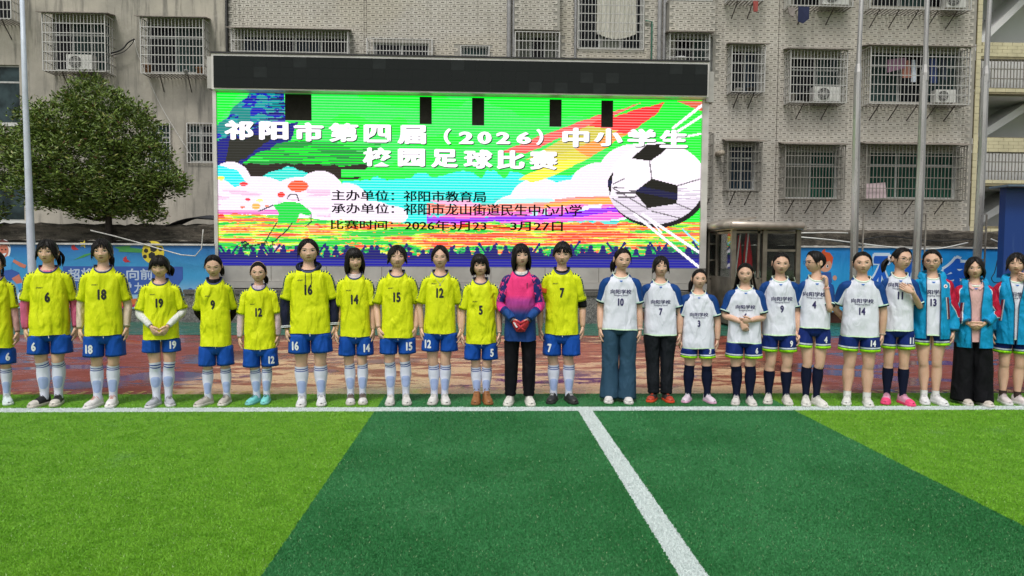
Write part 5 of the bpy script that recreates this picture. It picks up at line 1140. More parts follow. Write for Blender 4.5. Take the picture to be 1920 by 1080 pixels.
def person(k, sp):
    r = np.random.RandomState(100 + k); g = sp.get
    f0 = ground(sp['cx'], sp['feet']); X0, Y0 = f0.x * (1 + .12 / f0.y), f0.y + .12
    top_z = at(sp['cx'], sp['top'], Y0).z; sc = g('scale', top_z / 1.505); be = math.atan2(-X0, Y0)
    depth = Y0 * math.cos(YAW) + X0 * math.sin(YAW); cb_ = math.cos(math.atan((sp['cx'] - 960) / FPX))
    w = (sp['sw'] * depth / FPX * cb_) / (.405 * sc) if 'sw' in sp else 1.0
    w = max(.84, min(1.3, w)); wl = 1 + (w - 1) * .8
    Zp = lambda py: at(sp['cx'], py, Y0).z / sc
    ry_ = be * .75 + math.radians(g('by', 0))
    root = thing('person', sp['label'], 'girl' if not g('cat') else sp['cat'], (X0, Y0, 0), 'players lined up along the touchline'); root.rotation_euler[2] = ry_; root.rotation_euler[1] = math.radians(r.uniform(-1.0, 1.0)); root.scale = (sc, sc, sc)
    team = sp['team']; legs = g('legs', 'shorts'); stn = g('st', .07)
    # ---- body
    mb = MB()
    zs = [.68, .76, .85, .95, 1.06, 1.13, 1.18, 1.215, 1.235, 1.252, 1.285, 1.33, 1.355]
    rx = [.09, .12, .12, .105, .118, .118, .104, .082, .062, .049, .0435, .043, .043]; ryy = [.07, .08, .08, .074, .078, .078, .070, .062, .055, .049, .045, .045, .045]; cy = [0] * 8 + [.004, .007, .010, .014, .016]
    wn_ = np.array([1] * 8 + [.6, .35, .3, .3, .3]); RR = torso_loft(zs, np.array(rx) * (1 + (w - 1) * wn_), ryy, cy, 1, 32, 2.1, amp=0, hemwave=0); mb.rings(RR, cap0=True, cap1=True)
    legx = []; sway = 0; kb = r.uniform(-.012, .004, 2)
    for s_ in (-1, 1):
        sway = r.uniform(-.010, .010) if s_ == -1 else sway; hx, fxx = .072 * wl * s_, stn * s_ + g('sx', 0)
        kn = (hx * .45 + fxx * .55)
        P = catmull([(hx, 0, .76), (hx * .8 + kn * .2, -.004, .60), (kn + sway, -.008 + kb[(s_ + 1) // 2], .415), (kn * .7 + fxx * .3, .0, .36), (kn * .4 + fxx * .6, .012, .27), (fxx, .008, .14), (fxx, .006, .07)], 4)
        ra = catmull([[.078], [.070], [.0480], [.0465], [.0505], [.0325], [.030]], 4)[:, 0] * wl * (1 if legs == 'shorts' else .78)
        R, _, _ = tube_rings(P, ra, ra * 1.04, 18); mb.rings(R, cap0=True, cap1=True); legx.append((P, ra, fxx))
    AR = {}
    POSE = {  # elbow, wrist, hand direction, thumb side, curl   (for the side +x, mirrored for -x)
        'down': ((.182, .020, .915), (.186, -.012, .700), (-.02, -.10, -1), (-.25, -1, 0), .55), 'tuck': ((.190, .03, .92), (.178, -.03, .715), (-.22, -.18, -1), (-.6, -1, 0), .9),
        'clasp': ((.195, .0, .935), (.070, -.130, .835), (-.85, -.25, -.45), (-.2, -.5, 1), .7), 'clasplow': ((.192, .0, .93), (.072, -.140, .80), (-.55, -.20, -.85), (-.6, -.6, .4), .7),
        'behind': ((.190, .055, .93), (.110, .135, .80), (-1, .1, -.3), (0, .3, -1), .7), 'cross': ((.185, -.02, .935), (.045, -.150, .905), (-.95, -.15, -.1), (.0, -.3, 1), .9), 'crosslow': ((.185, -.02, .935), (.035, -.145, .885), (-.45, -.10, -.9), (-.9, 0, .2), .8),
        'raise': ((.135, -.13, .945), (.085, -.105, 1.165), (.02, .12, 1), (.2, .6, .1), 1.1), 'chest': ((.205, -.02, .93), (.10, -.155, 1.08), (-.85, .10, .55), (.1, .1, 1), .25), 'pinch': ((.22, -.15, .98), (.25, -.37, 1.075), (.9, -.42, .12), (0, -.3, 1), 1.2), 'fist': ((.19, -.03, .95), (.12, -.2, .95), (-.6, -.7, .3), (0, 0, 1), 1.3)}
    for s_, nm in ((1, g('pl', 'down')), (-1, g('pr', 'down'))):
        E, W, d, th, cu = POSE[nm]; mx = np.array([s_, 1, 1]); S0 = np.array([.131 * w, .004, 1.150]) * mx
        ex = (w - 1) * .15; E = np.array([E[0] + ex, E[1], E[2]]) * mx; W = np.array([W[0] + ex * (1 if nm in ('down', 'tuck') else .3), W[1], W[2]]) * mx; E = E + r.uniform(-.016, .016, 3) * np.array([1, 1.5, .5]); W = W + (r.uniform(-.012, .012, 3) * np.array([1, 1.8, .6]) if nm in ('down', 'tuck') else 0); d = np.array(d) * mx; th = np.array(th) * mx
        P = catmull([(.085 * w * s_, .004, 1.165), S0, S0 * .5 + E * .5 + np.array([.004 * s_, 0, 0]), E, E * .5 + W * .5, W], 4); wa = 1 + (w - 1) * .9
        ra = catmull([[.040], [.042], [.037], [.0300], [.0295], [.0205]], 4)[:, 0] * wa; rb = ra * 1.02; rb[-3:] *= .9; AR[s_] = (P, ra, S0, E, W, d, th, cu, nm)
        R, _, _ = tube_rings(P, ra, rb, 16, (0, -1, .02) if abs(d[1]) < 5 else (0, 0, 1)); mb.rings(R, cap0=True, cap1=True)
        nn = np.array([-s_, 0, 0]) if nm in ('down', 'tuck') else (np.array([0, 1, 0]) if nm not in ('behind', 'raise') else np.array([-s_, 0, .2])); hand(mb, W, d, th, nn, 1.0, cu)
    # ---- head
    hy = (be - ry_) + math.radians(g('hy', 0) + r.uniform(-3, 3)); piv = Vector((0, .012, 1.31))
    HM = Matrix.Translation(piv) @ Matrix.Rotation(hy, 4, 'Z') @ Matrix.Rotation(math.radians(g('hp', r.uniform(-3, 4))), 4, 'X') @ Matrix.Rotation(math.radians(g('ht', r.uniform(-3.5, 3.5))), 4, 'Y') @ Matrix.Translation(-piv) @ Matrix.Translation((0, -.007, 1.3895))
    fw = g('fw', 1.0); HM = HM @ Matrix.Diagonal((1.02 * fw, 1.01, .985, 1))
    na, nph = 72, 52; az = np.linspace(0, 2 * math.pi, na, endpoint=False); az = az - .35 * np.sin(az) * 1.0; ph = np.linspace(.02, math.pi - .02, nph)
    AZ, PH = np.meshgrid(az, ph); HP = head_pt(dirs(AZ, PH)); b0 = len(mb.v); mb.rings(xf(HP, HM), cap0=True, cap1=True)
    hb = MB(); hb.rings(HP, cap0=True, cap1=True); bvh = BVHTree.FromPolygons([Vector(v) for v in hb.v], hb.f)
    for s_ in (-1, 1):   # ears
        E_ = []; cc = np.array([.071 * s_, .012, -.008])
        for i, (o_, q) in enumerate(((0, .4), (.003, .8), (.008, 1.0), (.012, .95), (.010, .6))):
            a = np.linspace(0, 2 * math.pi, 12, endpoint=False); E_.append(np.stack([cc[0] + s_ * o_ + 0 * a, cc[1] + .004 * i * .6 + .014 * q * np.cos(a), cc[2] + (.027 * q) * np.sin(a) * (1 + .12 * np.sin(a))], -1))
        mb.rings(xf(E_, HM), cap1=True, cap0=True)
    body = mb.obj('body', SKIN, root, True)
    # ---- face features, laid on the face
    def fpt(x, z, off):
        h = bvh.ray_cast(Vector((x, -.4, z)), Vector((0, 1, 0))); y = h[0].y if h[0] else -.05; return (x, y - off, z)
    def strip(mbf, xs, zu, zl, off, mi=0):
        R = [[fpt(x, zl[i] + (zu[i] - zl[i]) * q, off) for i, x in enumerate(xs)] for q in (0, .5, 1)]; mbf.rings(xf(R, HM), closed=False, mi=mi)
    op, sm, mo = g('eye', 1.0), g('smile', 0.0), g('mouth', 0.0); u = np.linspace(-1, 1, 9)
    for s_ in (-1, 1):
        mf = MB(); cx = .0315 * s_; xs = cx + u * .0155; tilt = .0022 * u * s_; q = (1 - u * u); zu = -.002 + .0060 * op * q + tilt; zl = -.002 - .0042 * op * q + tilt
        strip(mf, xs, zu, zl, .0009, 0); m_ = np.abs(u) < .45; u2 = np.linspace(-.36, .36, 5); lk = g('look', 0) * .003
        q2 = 1 - (u2 + 0) ** 2; strip(mf, cx + u2 * .0155 + lk, -.002 + .0058 * op * q2, -.002 - .0041 * op * q2, .0014, 1); strip(mf, xs, zu + .0024 * (q ** .5 + .4), zu - .0006, .0018, 2)
        mf.obj('eye', [EYEW, EYEB, LASH], root)
        mf = MB(); xs = .033 * s_ + u * .0165; bt = g('brow', 0) * .004 * u * s_; strip(mf, xs, .0195 + .0035 * (1 - (u * s_ - .3) ** 2) + bt + .0020, .0162 + .0035 * (1 - (u * s_ - .3) ** 2) + bt, .0009); mf.obj('eyebrow', BROW, root)
    mf = MB(); xs = u * .0195 * (1 + .2 * sm); cur = sm * .006 * u * u - .001 * u * u; q = (1 - u * u) ** .6; zc = -.0585 + cur
    strip(mf, xs, zc + .0048 * q * (1 - .25 * np.exp(-(u / .2) ** 2)), zc, .0010, 0); strip(mf, xs, zc - mo * .004 * q, zc - mo * .004 * q - .0058 * q, .0012, 1); strip(mf, xs, zc + .0009, zc - .0010 - mo * .004 * q, .0018, 2)
    mf.obj('lips', [LIP, LIPL, MOUTH], root)
    mf = MB(); 
    for s_ in (-1, 1): xs = .0068 * s_ + np.linspace(-1, 1, 5) * .0034; strip(mf, xs, np.full(5, -.0425), np.full(5, -.0452), .0010)
    mf.obj('nostrils', MOUTH, root)
    # ---- hair
    mh = MB(); stl = sp['hair']; build_hair(stl, r, HM, mh)
    if g('tail') is not None:
        tx, tz, ln, tk = sp['tail']; tx *= .8; base = np.array([tx * .5, .092, tz])
        for i in range(13):
            a = r.uniform(0, 6.28); rr_ = tk * math.sqrt(r.rand()); o_ = np.array([math.cos(a), math.sin(a), 0]) * rr_; e = base + np.array([tx * 1.2, .012, -ln * r.uniform(.82, 1.05)]) + o_ * .7
            lock(mh, [base + o_ * .3 + np.array([0, -.03, .01]), base + o_ * .6 + np.array([tx * .3, .022, 0]), (base + e) / 2 + o_ * 1.1 + np.array([tx * .35, .02, .01]), e], .014, .002, HM, r.rand())
    for i in range(g('wisp', 4 if stl == 'pulled' else 8)):
        s_ = r.choice([-1, 1]); a = math.radians(r.uniform(60, 84) if stl == 'pulled' else r.uniform(38, 80)) * s_; p0 = head_pt(dirs(a, math.radians(r.uniform(60, 78)))) * 1.08; p0[1] -= .004; L = r.uniform(.04, .12); lock(mh, [p0, p0 + [.004 * s_, -.004, -L * .35], p0 + [.008 * s_, -.001, -L * .7], p0 + [r.uniform(-.004, .012) * s_, .006, -L]], .0022, .0006, HM, r.rand(), 4)
    if stl in ('bangs', 'bob', 'bobshort', 'short', 'straight', 'wispy'):
        for i in range(34 if stl != 'wispy' else 12):
            a = math.radians(r.uniform(-46, 46)); p0 = head_pt(dirs(a, math.radians(48))) * 1.12; L = r.uniform(.045, .066) * (.8 if stl in ('wispy', 'straight') else 1); p1 = head_pt(dirs(a * .98, math.radians(66))) * 1.10; p2 = head_pt(dirs(a * .96 + r.uniform(-.05, .05), math.radians(66) + L * 5.2 * .9)) * 1.05
            lock(mh, [p0, p1, p2], .0042, .0008, HM, r.rand(), 5)
    for i in range(46):
        a = r.uniform(-math.pi, math.pi); lim = math.radians(np.interp(abs(math.degrees(a)), [q[0] for q in HAIRTAB[stl][0]], [q[1] for q in HAIRTAB[stl][0]])); p_ = r.uniform(.15, .6) * lim; th_ = 1.075 + HAIRTAB[stl][1] * 5
        lock(mh, [head_pt(dirs(a, p_)) * th_, head_pt(dirs(a + r.uniform(-.05, .05), p_ + (lim - p_) * .5)) * (th_ + .012), head_pt(dirs(a + r.uniform(-.08, .08), p_ + (lim - p_) * .96)) * (th_ - .02)], r.uniform(.002, .005), .0006, HM, r.rand(), 4)
    if stl == 'short':
        for i in range(40):
            a = r.uniform(-3.1, 3.1); p_ = r.uniform(.1, 1.2); p0 = head_pt(dirs(a, p_)) * 1.14; p1 = head_pt(dirs(a + r.uniform(-.2, .2), p_ + .3)) * r.uniform(1.18, 1.25); lock(mh, [p0, (p0 + p1) / 2 * 1.02, p1], .005, .001, HM, r.rand(), 5)
    if g('long'):
        for i in range(26):
            s_ = -1 if i < 15 else 1; a = math.radians(r.uniform(95, 150)) * s_; p0 = head_pt(dirs(a, 1.6)) * 1.06; lock(mh, [p0, p0 + [.012 * s_, .01, -.07], p0 + [.03 * s_, .015, -.15], p0 + [(.045 + r.uniform(-.02, .02)) * s_, .01, -r.uniform(.17, .24)]], .010, .002, HM, r.rand())
    hair = mh.obj('hair', HAIR, root, True)
    if g('band'):
        a = np.linspace(-1.75, 1.75, 30); R = [];
        for o_ in (-.010, .0, .010):
            q = np.stack([np.sin(a), 0 * a, np.cos(a)], -1); q = nrm(q + np.array([0, -.18 + o_ * 9, 0])); R.append(head_pt(q) * (1.13 if o_ else 1.16) + np.array([0, 0, .003]))
        m_ = MB(); m_.rings(xf(R, HM), closed=False); m_.obj('headband', plain('headband', (.30, .20, .13)), root, True)
    if g('scrunchie') is not None:
        c_ = np.array([sp['scrunchie'] * .5, .098, .0]); m_ = MB(); a = np.linspace(0, 2 * math.pi, 20); P = np.stack([c_[0] + .024 * np.cos(a), c_[1] + .010 * np.sin(a * 1), c_[2] + .026 * np.sin(a)], -1); R, _, _ = tube_rings(P, .011 + .003 * np.sin(a * 6), None, 8, (0, 1, .1)); m_.rings(xf(R, HM)); m_.obj('scrunchie', plain('scrunchie', (.55, .45, .42)), root, True)
    if g('glasses'):
        m_ = MB(); fm = plain('spectacle_metal', sp['glasses'], .3, metal=.5)
        for s_ in (-1, 1):
            a = np.linspace(0, 2 * math.pi, 21); c_ = np.array([.0325 * s_, -.094, -.005]); P = np.stack([c_[0] + .0215 * np.cos(a), c_[1] + .006 * (np.abs(np.cos(a)) * (np.cos(a) * s_ > 0)), c_[2] + .0185 * np.sin(a)], -1); R, _, _ = tube_rings(P, .0015, None, 5, (0, 1, .1)); m_.rings(xf(R, HM))
            R, _, _ = tube_rings([(.054 * s_, -.088, .002), (.073 * s_, -.04, .004), (.076 * s_, .015, .002)], .0013, None, 4, (0, .1, 1)); m_.rings(xf(R, HM))
        R, _, _ = tube_rings([(-.011, -.095, -.002), (0, -.098, 0), (.011, -.095, -.002)], .0013, None, 4, (0, .1, 1)); m_.rings(xf(R, HM)); m_.obj('spectacles', fm, root)
    # ---- jersey
    hem = Zp(sp['hem']); zt_ = 1.262 if team != 'white' else 1.258; sp_sc = .060 if team != 'white' else .050
    zs = np.concatenate([np.linspace(hem, 1.10, 22), [1.13, 1.155, 1.175, 1.195, 1.212, 1.228, 1.243, zt_]])
    rx = np.interp(zs, [hem, .95, 1.10, 1.165, 1.195, 1.22, 1.243, zt_], [.156, .145, .143, .132, .114, .096, .083, .074]); ryy = np.interp(zs, [hem, .95, 1.12, 1.18, 1.22, 1.262], [.120, .106, .100, .089, .074, .060]); cy = np.interp(zs, [hem, 1.2, 1.262], [0, .002, .010])
    wv = 1 + (w - 1) * np.interp(zs, [1.15, 1.26], [1, .35]); top_m = g('topm') or (yt_t if team == 'yellow' else (wt_t if team == 'white' else kt_t)); slv_m = g('topm') or (ys_t if team == 'yellow' else (ws_t if team == 'white' else ks_t))
    R = torso_loft(zs, rx * wv, ryy, cy, 1, 72, 2.5, sp_sc, zt_, 7 * k + 1, .0052, push=.030)
    U = np.broadcast_to(np.linspace(0, 1, 72)[None], R.shape[:2]); V = np.broadcast_to((zs - hem)[:, None], R.shape[:2]); mj = MB(); mj.rings(R, U=U, V=V)
    JR = R
    def sleeve(mbs, s_, L, r0, r1, mi=1, inner=.075, thick=1.0, seed=0, n=28, cuff=False, amp=.004):
        P0, ra, S0, E, W, d, th, cu, nm = AR[s_]
        Cc = catmull([(inner * w * s_, .004, 1.168), S0 + np.array([.003 * s_, 0, 0]), S0 * .5 + E * .5, E, E * .5 + W * .5, W - 0 * d], 6); seg_ = np.linalg.norm(np.diff(Cc, axis=0), axis=1); cum = np.concatenate([[0], np.cumsum(seg_)]); Lt = min(L, cum[-1] * .995)
        tt = np.linspace(0, Lt, max(12, int(Lt / .018))); P = np.stack([np.interp(tt, cum, Cc[:, i]) for i in range(3)], -1); f = tt / Lt
        rr_ = np.interp(f, [0, .25, .55, .9, 1], [r0 * .93, r0, (r0 + r1) / 2, r1, r1 * (.78 if cuff else 1.0)]) * (1 + (w - 1) * .8); rbb = rr_ * np.interp(f, [0, .3, 1], [1.35, 1.2, 1.04]); Rg, ss_, bb = tube_rings(P, rr_, rbb, n, (0, -1, .02)); Rg = wrinkle(Rg, seed, amp, (14, 14, 22))
        ov = np.array([s_, -.42, .70]); T = nrm(np.gradient(P, axis=0)); ov = nrm(ov - T * (T @ ov)[:, None]); dv = nrm(Rg - P[:, None]); A_ = np.arccos(np.clip((dv * ov[:, None]).sum(-1), -1, 1)) / math.pi
        # open mouth: fold the hem inwards
        inn = P[-1] + (Rg[-1] - P[-1]) * .86 - T[-1] * .012; Rg = np.concatenate([Rg, inn[None]]); A_ = np.concatenate([A_, A_[-1:]]); Vv = np.broadcast_to(np.append(f, 1.0)[:, None], A_.shape); mbs.rings(Rg, mi=mi, U=A_, V=Vv)
    jacket = g('jacket')
    if not jacket:
        if team in ('keeper', 'coat'):
            for s_ in (1, -1): sleeve(mj, s_, .60, .054, .040, seed=k * 3 + s_, cuff=True, amp=.006)
        else:
            for s_ in (1, -1): sleeve(mj, s_, .270 if team == 'yellow' else .258, .0485, .053, seed=k * 3 + s_)
    jersey = mj.obj('jersey', [top_m, slv_m], root, True); jb = BVHTree.FromPolygons([Vector(v) for v in mj.v], mj.f)
    # collar band
    P = JR[-1].copy(); P = np.concatenate([P, P[:1]]); Rg, _, _ = tube_rings(P, .0040, .0085, 8, (0, 0, 1)); mc = MB(); mc.rings(Rg); 
    mc.obj('collar', plain('navy_collar', (.03, .045, .15)) if team == 'yellow' else (plain('mint_collar', (.66, .78, .66)) if team == 'white' else plain('keeper_collar', (.03, .03, .14))), jersey, True)
    def prt(s, cx, cz, h, m_, nm, bold=.03, asp=1.0, parent=None, tb=jb, off=.0045, shear=0, cop=1):
        vs, fs, w_, h_ = textmesh(s, bold, shear); q = h / h_; mp = MB(); dd = [(0, 0)] if cop == 1 else ([(0, 0), (.018, 0), (-.018, 0)] if cop == 3 else [(0, 0), (.045, 0), (-.045, 0), (0, .03), (0, -.03)])
        for n_, (ox, oz) in enumerate(dd):
            out = []
            for v in vs:
                x, z = cx + (v[0] + ox) * q * asp, cz + (v[1] + oz) * q; hh = tb.ray_cast(Vector((x, -.5, z)), Vector((0, 1, 0))); out.append((x, (hh[0].y if hh[0] else -.09) - off * .62 - .0002 * n_, z))
            mp.add(out, fs)
        mp.obj(nm, m_, parent or jersey)
    blkp, navp, whp = plain('print_black', (.010, .010, .010)), plain('print_navy', (.018, .012, .09)), plain('print_white_vinyl', (.72, .74, .76))
    zc = Zp(sp['numy']) if g('numy') else 1.03; nx_ = g('nx', 0)
    if team == 'yellow':
        prt(sp['num'], nx_, zc, .086, blkp, 'number_print', .012, .66, cop=5); prt('SPORT', -.058 * w, zc + .085, .011, blkp, 'chest_lettering', .02, 1.1, shear=.3)
    elif team == 'white':
        if sp['num'] or g('letter'): prt('向阳学校', nx_, zc + .100, .043, navp, 'chest_lettering', .008, 1.12, cop=3); prt('Xiangyang School', nx_, zc + .064, .019, navp, 'chest_lettering', .01, .98)
        if sp['num']: prt(sp['num'], nx_, zc, .068, navp, 'number_print', .012, .68, cop=5)
        mt = MB(); zz = 1.188; tri = [(-.017, zz), (.017, zz), (.007, zz - .013), (-.007, zz - .013)]; out = []
        for x, z in tri: hh = jb.ray_cast(Vector((x, -.5, z)), Vector((0, 1, 0))); out.append((x, (hh[0].y if hh[0] else -.07) - .004, z))
        mt.add(out, [(0, 1, 2, 3)]); mt.obj('neck_insert', plain('insert_blue', (.01, .12, .45)), jersey)
    elif team == 'keeper':
        prt('1', .058, 1.115, .05, plain('print_wine', (.10, .01, .06)), 'number_print', .03, .7)
    # ---- undershirt
    us = g('under')
    if us:
        um = cmat('under_%d_%d_%d' % tuple(int(v * 99) for v in us), us, fold=.6, c2=tuple(v * .8 for v in us)); mu = MB(); zh = g('uneck', 1.252)
        Rg = torso_loft([1.10, 1.16, 1.195, 1.215, 1.235, zh - .004, zh], [.119, .112, .096, .084, .069, .060, .055], [.082, .078, .071, .065, .058, .055, .051], [0, 0, 0, .002, .006, .008, .009], 1, 40, 2.2, g('uscoop', .030), zh, k, 0, 0, push=.016); mu.rings(Rg)
        ul_ = g('usl', 1)
        if ul_:
            for s_ in (1, -1): sleeve(mu, s_, .62 if ul_ == 1 else ul_, .044, g('ucuff', .031), mi=0, seed=k * 5 + s_, cuff=ul_ == 1, amp=.004)
        mu.obj('undershirt', um, root, True)
        if g('cuffstripes'):
            for s_ in (1, -1):
                P0, ra, S0, E, W, d, *_ = AR[s_]; D_ = nrm(W - E)
                for q in (-.030, -.018): mm_ = MB(); Rg, _, _ = tube_rings([W + D_ * q, W + D_ * (q + .006)], .047 * w ** .5, None, 16); mm_.rings(Rg); mm_.obj('cuff_stripe', whp, root)
    if g('hood'):
        hm = cmat('navy_hoodie', (.012, .014, .035), fold=.6); mu = MB(); a = np.linspace(0, 2 * math.pi, 41); P = np.stack([.098 * np.sin(a), .012 - .075 * np.cos(a) + .02 * (np.cos(a) < 0), 1.252 - .055 * np.clip(np.cos(a), 0, 1) ** 1.5 + .018 * np.clip(-np.cos(a), 0, 1)], -1); Rg, _, _ = tube_rings(P, .014 + .012 * np.clip(-np.cos(a) + .3, 0, 1), .020 + .014 * np.clip(-np.cos(a), 0, 1), 12, (0, 0, 1)); mu.rings(wrinkle(Rg, 5, .004)); mu.obj('hood', hm, root, True)
        for x_, z1_ in ((-.024, 1.00), (.026, 1.065)):
            zz = np.linspace(1.208, z1_, 12); P = [];
            for i, z in enumerate(zz): x = x_ - .004 * math.sin(i * .8) * (i > 6); hh = jb.ray_cast(Vector((x, -.5, z)), Vector((0, 1, 0))); P.append((x, (hh[0].y if hh[0] else -.09) - .005, z))
            mm_ = MB(); mm_.tube(P, .0028, 6, ref=(1, 0, .01)); mm_.obj('drawstring', hm, root, True)
    # ---- shorts or trousers
    zs_, rxw, ryw = zs, rx * wv, ryy
    def CL(Rg):
        Rg = np.array(Rg); zz_ = Rg[..., 2]; m_ = zz_ > hem - .004; ax_ = np.interp(zz_, zs_, rxw) * .93; ay_ = np.interp(zz_, zs_, ryw) * .90; q = (np.abs(Rg[..., 0]) / ax_) ** 2.5 + (np.abs(Rg[..., 1]) / ay_) ** 2.5; f_ = np.where(m_ & (q > 1), 1 / np.maximum(q, 1) ** .4, 1)
        Rg[..., 0] *= f_; Rg[..., 1] *= f_; return Rg
    zsb = Zp(sp['sh']) if legs == 'shorts' else .07; ml = MB()
    zc_ = (zsb + .115) if legs == 'shorts' else .66; zz = [.97, .90, .82, .76, min(.735, zc_ + .05), min(.70, zc_)]; Rg = torso_loft(zz, np.array([.118, .126, .140, .150, .145, .09]) * wl, [.088, .092, .104, .106, .100, .085], [0] * 6, 1, 48, 2.4, seed=k + 40, amp=.003, hemwave=0); ml.rings(CL(Rg)[::-1], U=Rg[..., 0] * 0, V=Rg[..., 0] * 0 + .5, cap0=True)
    lm = {'shorts': royal if team != 'white' else nshorts, 'jeans': denim, 'track': trackp, 'black': blackp, 'wide': blackp}[legs]
    for i, s_ in enumerate((-1, 1)):
        P0, ra, fxx = legx[i]; hx = .078 * wl * s_
        if legs == 'shorts':
            zz = np.linspace(.78, zsb, 18); f = np.linspace(0, 1, 18); cxs = hx + (.090 * wl * s_ - hx) * f; rr_ = np.interp(f, [0, .3, 1], [.070, .082, .086]) * wl; rb = np.interp(f, [0, .3, 1], [.092, .104, .104]) * wl; am = .0045
        else:
            prof = {'jeans': [.080, .085, .078, .077, .082, .086], 'track': [.080, .085, .072, .066, .062, .058], 'black': [.080, .085, .070, .066, .062, .052], 'wide': [.082, .094, .096, .100, .104, .106]}[legs]
            bot = .035 if legs in ('jeans', 'wide') else .075; zz = np.linspace(.78, bot, 40); f = np.linspace(0, 1, 40); gp = stn if legs != 'wide' else .088; cxs = hx + (gp * s_ - hx) * f; rr_ = np.interp(f, [0, .2, .4, .6, .8, 1], prof) * wl; rb = rr_ * np.interp(f, [0, .3, 1], [1.25, 1.12, 1.05]); am = .007 if legs != 'black' else .005
        P = np.stack([cxs, 0 * cxs + .002, zz], -1); Rg, _, _ = tube_rings(P, rr_, rb, 32, (0, -1, 0)); Rg = wrinkle(Rg, k * 9 + i, am, (12, 12, 16 if legs == 'shorts' else 9)); Rg = CL(Rg)
        if legs in ('track', 'black'):
            b_ = np.clip((f - .8) / .2, 0, 1); Rg = Rg + nrm(Rg - P[:, None]) * (b_ * .005 * np.sin(zz * 150 + i))[:, None, None]
        inn = P[-1] + (Rg[-1] - P[-1]) * .9 + np.array([0, 0, .012]); Vv = np.broadcast_to(np.append(zz - zsb, 0)[:, None], (len(zz) + 1, 32)); ml.rings(np.concatenate([Rg, inn[None]]), U=Vv * 0, V=Vv)
    lo_ = ml.obj('shorts' if legs == 'shorts' else 'trousers', lm, root, True)
    if legs == 'shorts' and g('sn'):
        lb = BVHTree.FromPolygons([Vector(v) for v in ml.v], ml.f); s_, txt = sp['sn']; prt(txt, s_ * g('snx', .110) * wl, zsb + (.075 if team == 'yellow' else .088), .074 if team == 'yellow' else .058, whp, 'leg_number', .012, .66, lo_, lb, .006, cop=5)
    if legs == 'shorts' and team == 'yellow' and not jacket:
        mm_ = MB(); mm_.bar((.003, -.112 * wl, hem + .004), (.006, -.112 * wl, hem - .022), .005); mm_.obj('drawstring', whp, lo_)
    # ---- socks
    sk = g('sock', 'white' if team == 'yellow' else 'navy')
    for i, s_ in enumerate((-1, 1)):
        P0, ra, fxx = legx[i]
        if legs == 'shorts':
            zt2 = Zp(sp['sk']); 
            if sk in ('ankle', 'bankle'): zt2 = .125
            zz = np.linspace(zt2, .05, 22); zP = P0[::-1, 2]; P = np.stack([np.interp(zz, zP, P0[::-1, 0]), np.interp(zz, zP, P0[::-1, 1]), zz], -1); rr_ = np.interp(zz, zP, ra[::-1]) + .0038; rr_[0] += .0015; Rg, _, _ = tube_rings(P, rr_, rr_ * 1.03, 24, (0, -1, 0))
            dv = nrm(Rg - P[:, None]); A_ = np.arccos(np.clip(-dv[..., 1] , -1, 1)) / math.pi; Vv = np.broadcast_to((zt2 - zz)[:, None], A_.shape)
            if sk == 'white': bump_ = np.clip(1 - ((Vv - .195) / .068) ** 4, 0, 1) * np.clip(1 - (A_ / .36) ** 3, 0, 1) * .006; Rg = Rg + dv * bump_[..., None]
            Rg = wrinkle(Rg, k + i, .0012, (30, 30, 40)); ms = MB(); ms.rings(Rg, U=A_, V=Vv); ms.obj('sock', {'white': wsock, 'navy': nsock, 'ankle': asock, 'bankle': bsock}[sk], root, True)
        # ---- shoes
        up, so, ac = sp['shoe']; yw = math.radians(g('toe', 14) + r.uniform(-5, 5)) * s_ + math.radians(g('toeb', 0)); SM = Matrix.Translation((fxx, .004, 0)) @ Matrix.Rotation(yw, 4, 'Z')
        ys2 = np.array([.056, .048, .024, -.006, -.036, -.070, -.105, -.135, -.158, -.168]); hw = np.array([.010, .026, .033, .033, .0345, .0385, .0415, .038, .027, .010]) * 1.02; hh = np.array([.030, .070, .074, .072, .062, .050, .042, .035, .027, .015])
        if g('boot'): hh = hh + np.array([.03, .055, .058, .055, .035, .01, 0, 0, 0, 0]); hw = hw * 1.08
        a = np.linspace(0, math.pi, 13); rows = []
        for y_, w2, h2 in zip(ys2, hw, hh): rows.append(np.stack([w2 * np.sign(np.cos(a)) * np.abs(np.cos(a)) ** .75, y_ + 0 * a, .022 + h2 * np.sin(a) ** .8], -1))
        rows = np.array(rows); sh = MB(); F2 = xf(rows, SM)
        sh.rings(F2[:7], closed=False, mi=0); sh.rings(F2[6:], closed=False, mi=1)
        shoe = sh.obj('shoe', [shoem(up), shoem(g('cap', up))], root, True)
        ol = []; ww = hw + .0045
        for sgn in (1, -1):
            rng_ = range(len(ys2)) if sgn == 1 else range(len(ys2) - 1, -1, -1); ol += [(sgn * ww[j], ys2[j] * 1.03, 0) for j in rng_]
        so_ = MB(); n_ = len(ol); R_ = [xf([(p[0] * q, p[1] * q, z) for p in ol], SM) for q, z in ((.94, 0.001), (1.0, .008), (1.0, .022), (.95, .027))]; so_.rings(R_, cap0=True, cap1=True); so_.obj('sole', shoem(so), shoe)
        la = MB()
        for j, y_ in enumerate((-.028, -.046, -.064, -.080)):
            h2 = .024 + np.interp(-y_, -ys2, hh); la.tube(xf([(-.017, y_ + .004, h2 - .010), (-.009, y_, h2 + .001), (0, y_ - .002, h2 + .003), (.009, y_, h2 + .001), (.017, y_ + .004, h2 - .010)], SM), .0028, 5, ref=(0, 0, 1))
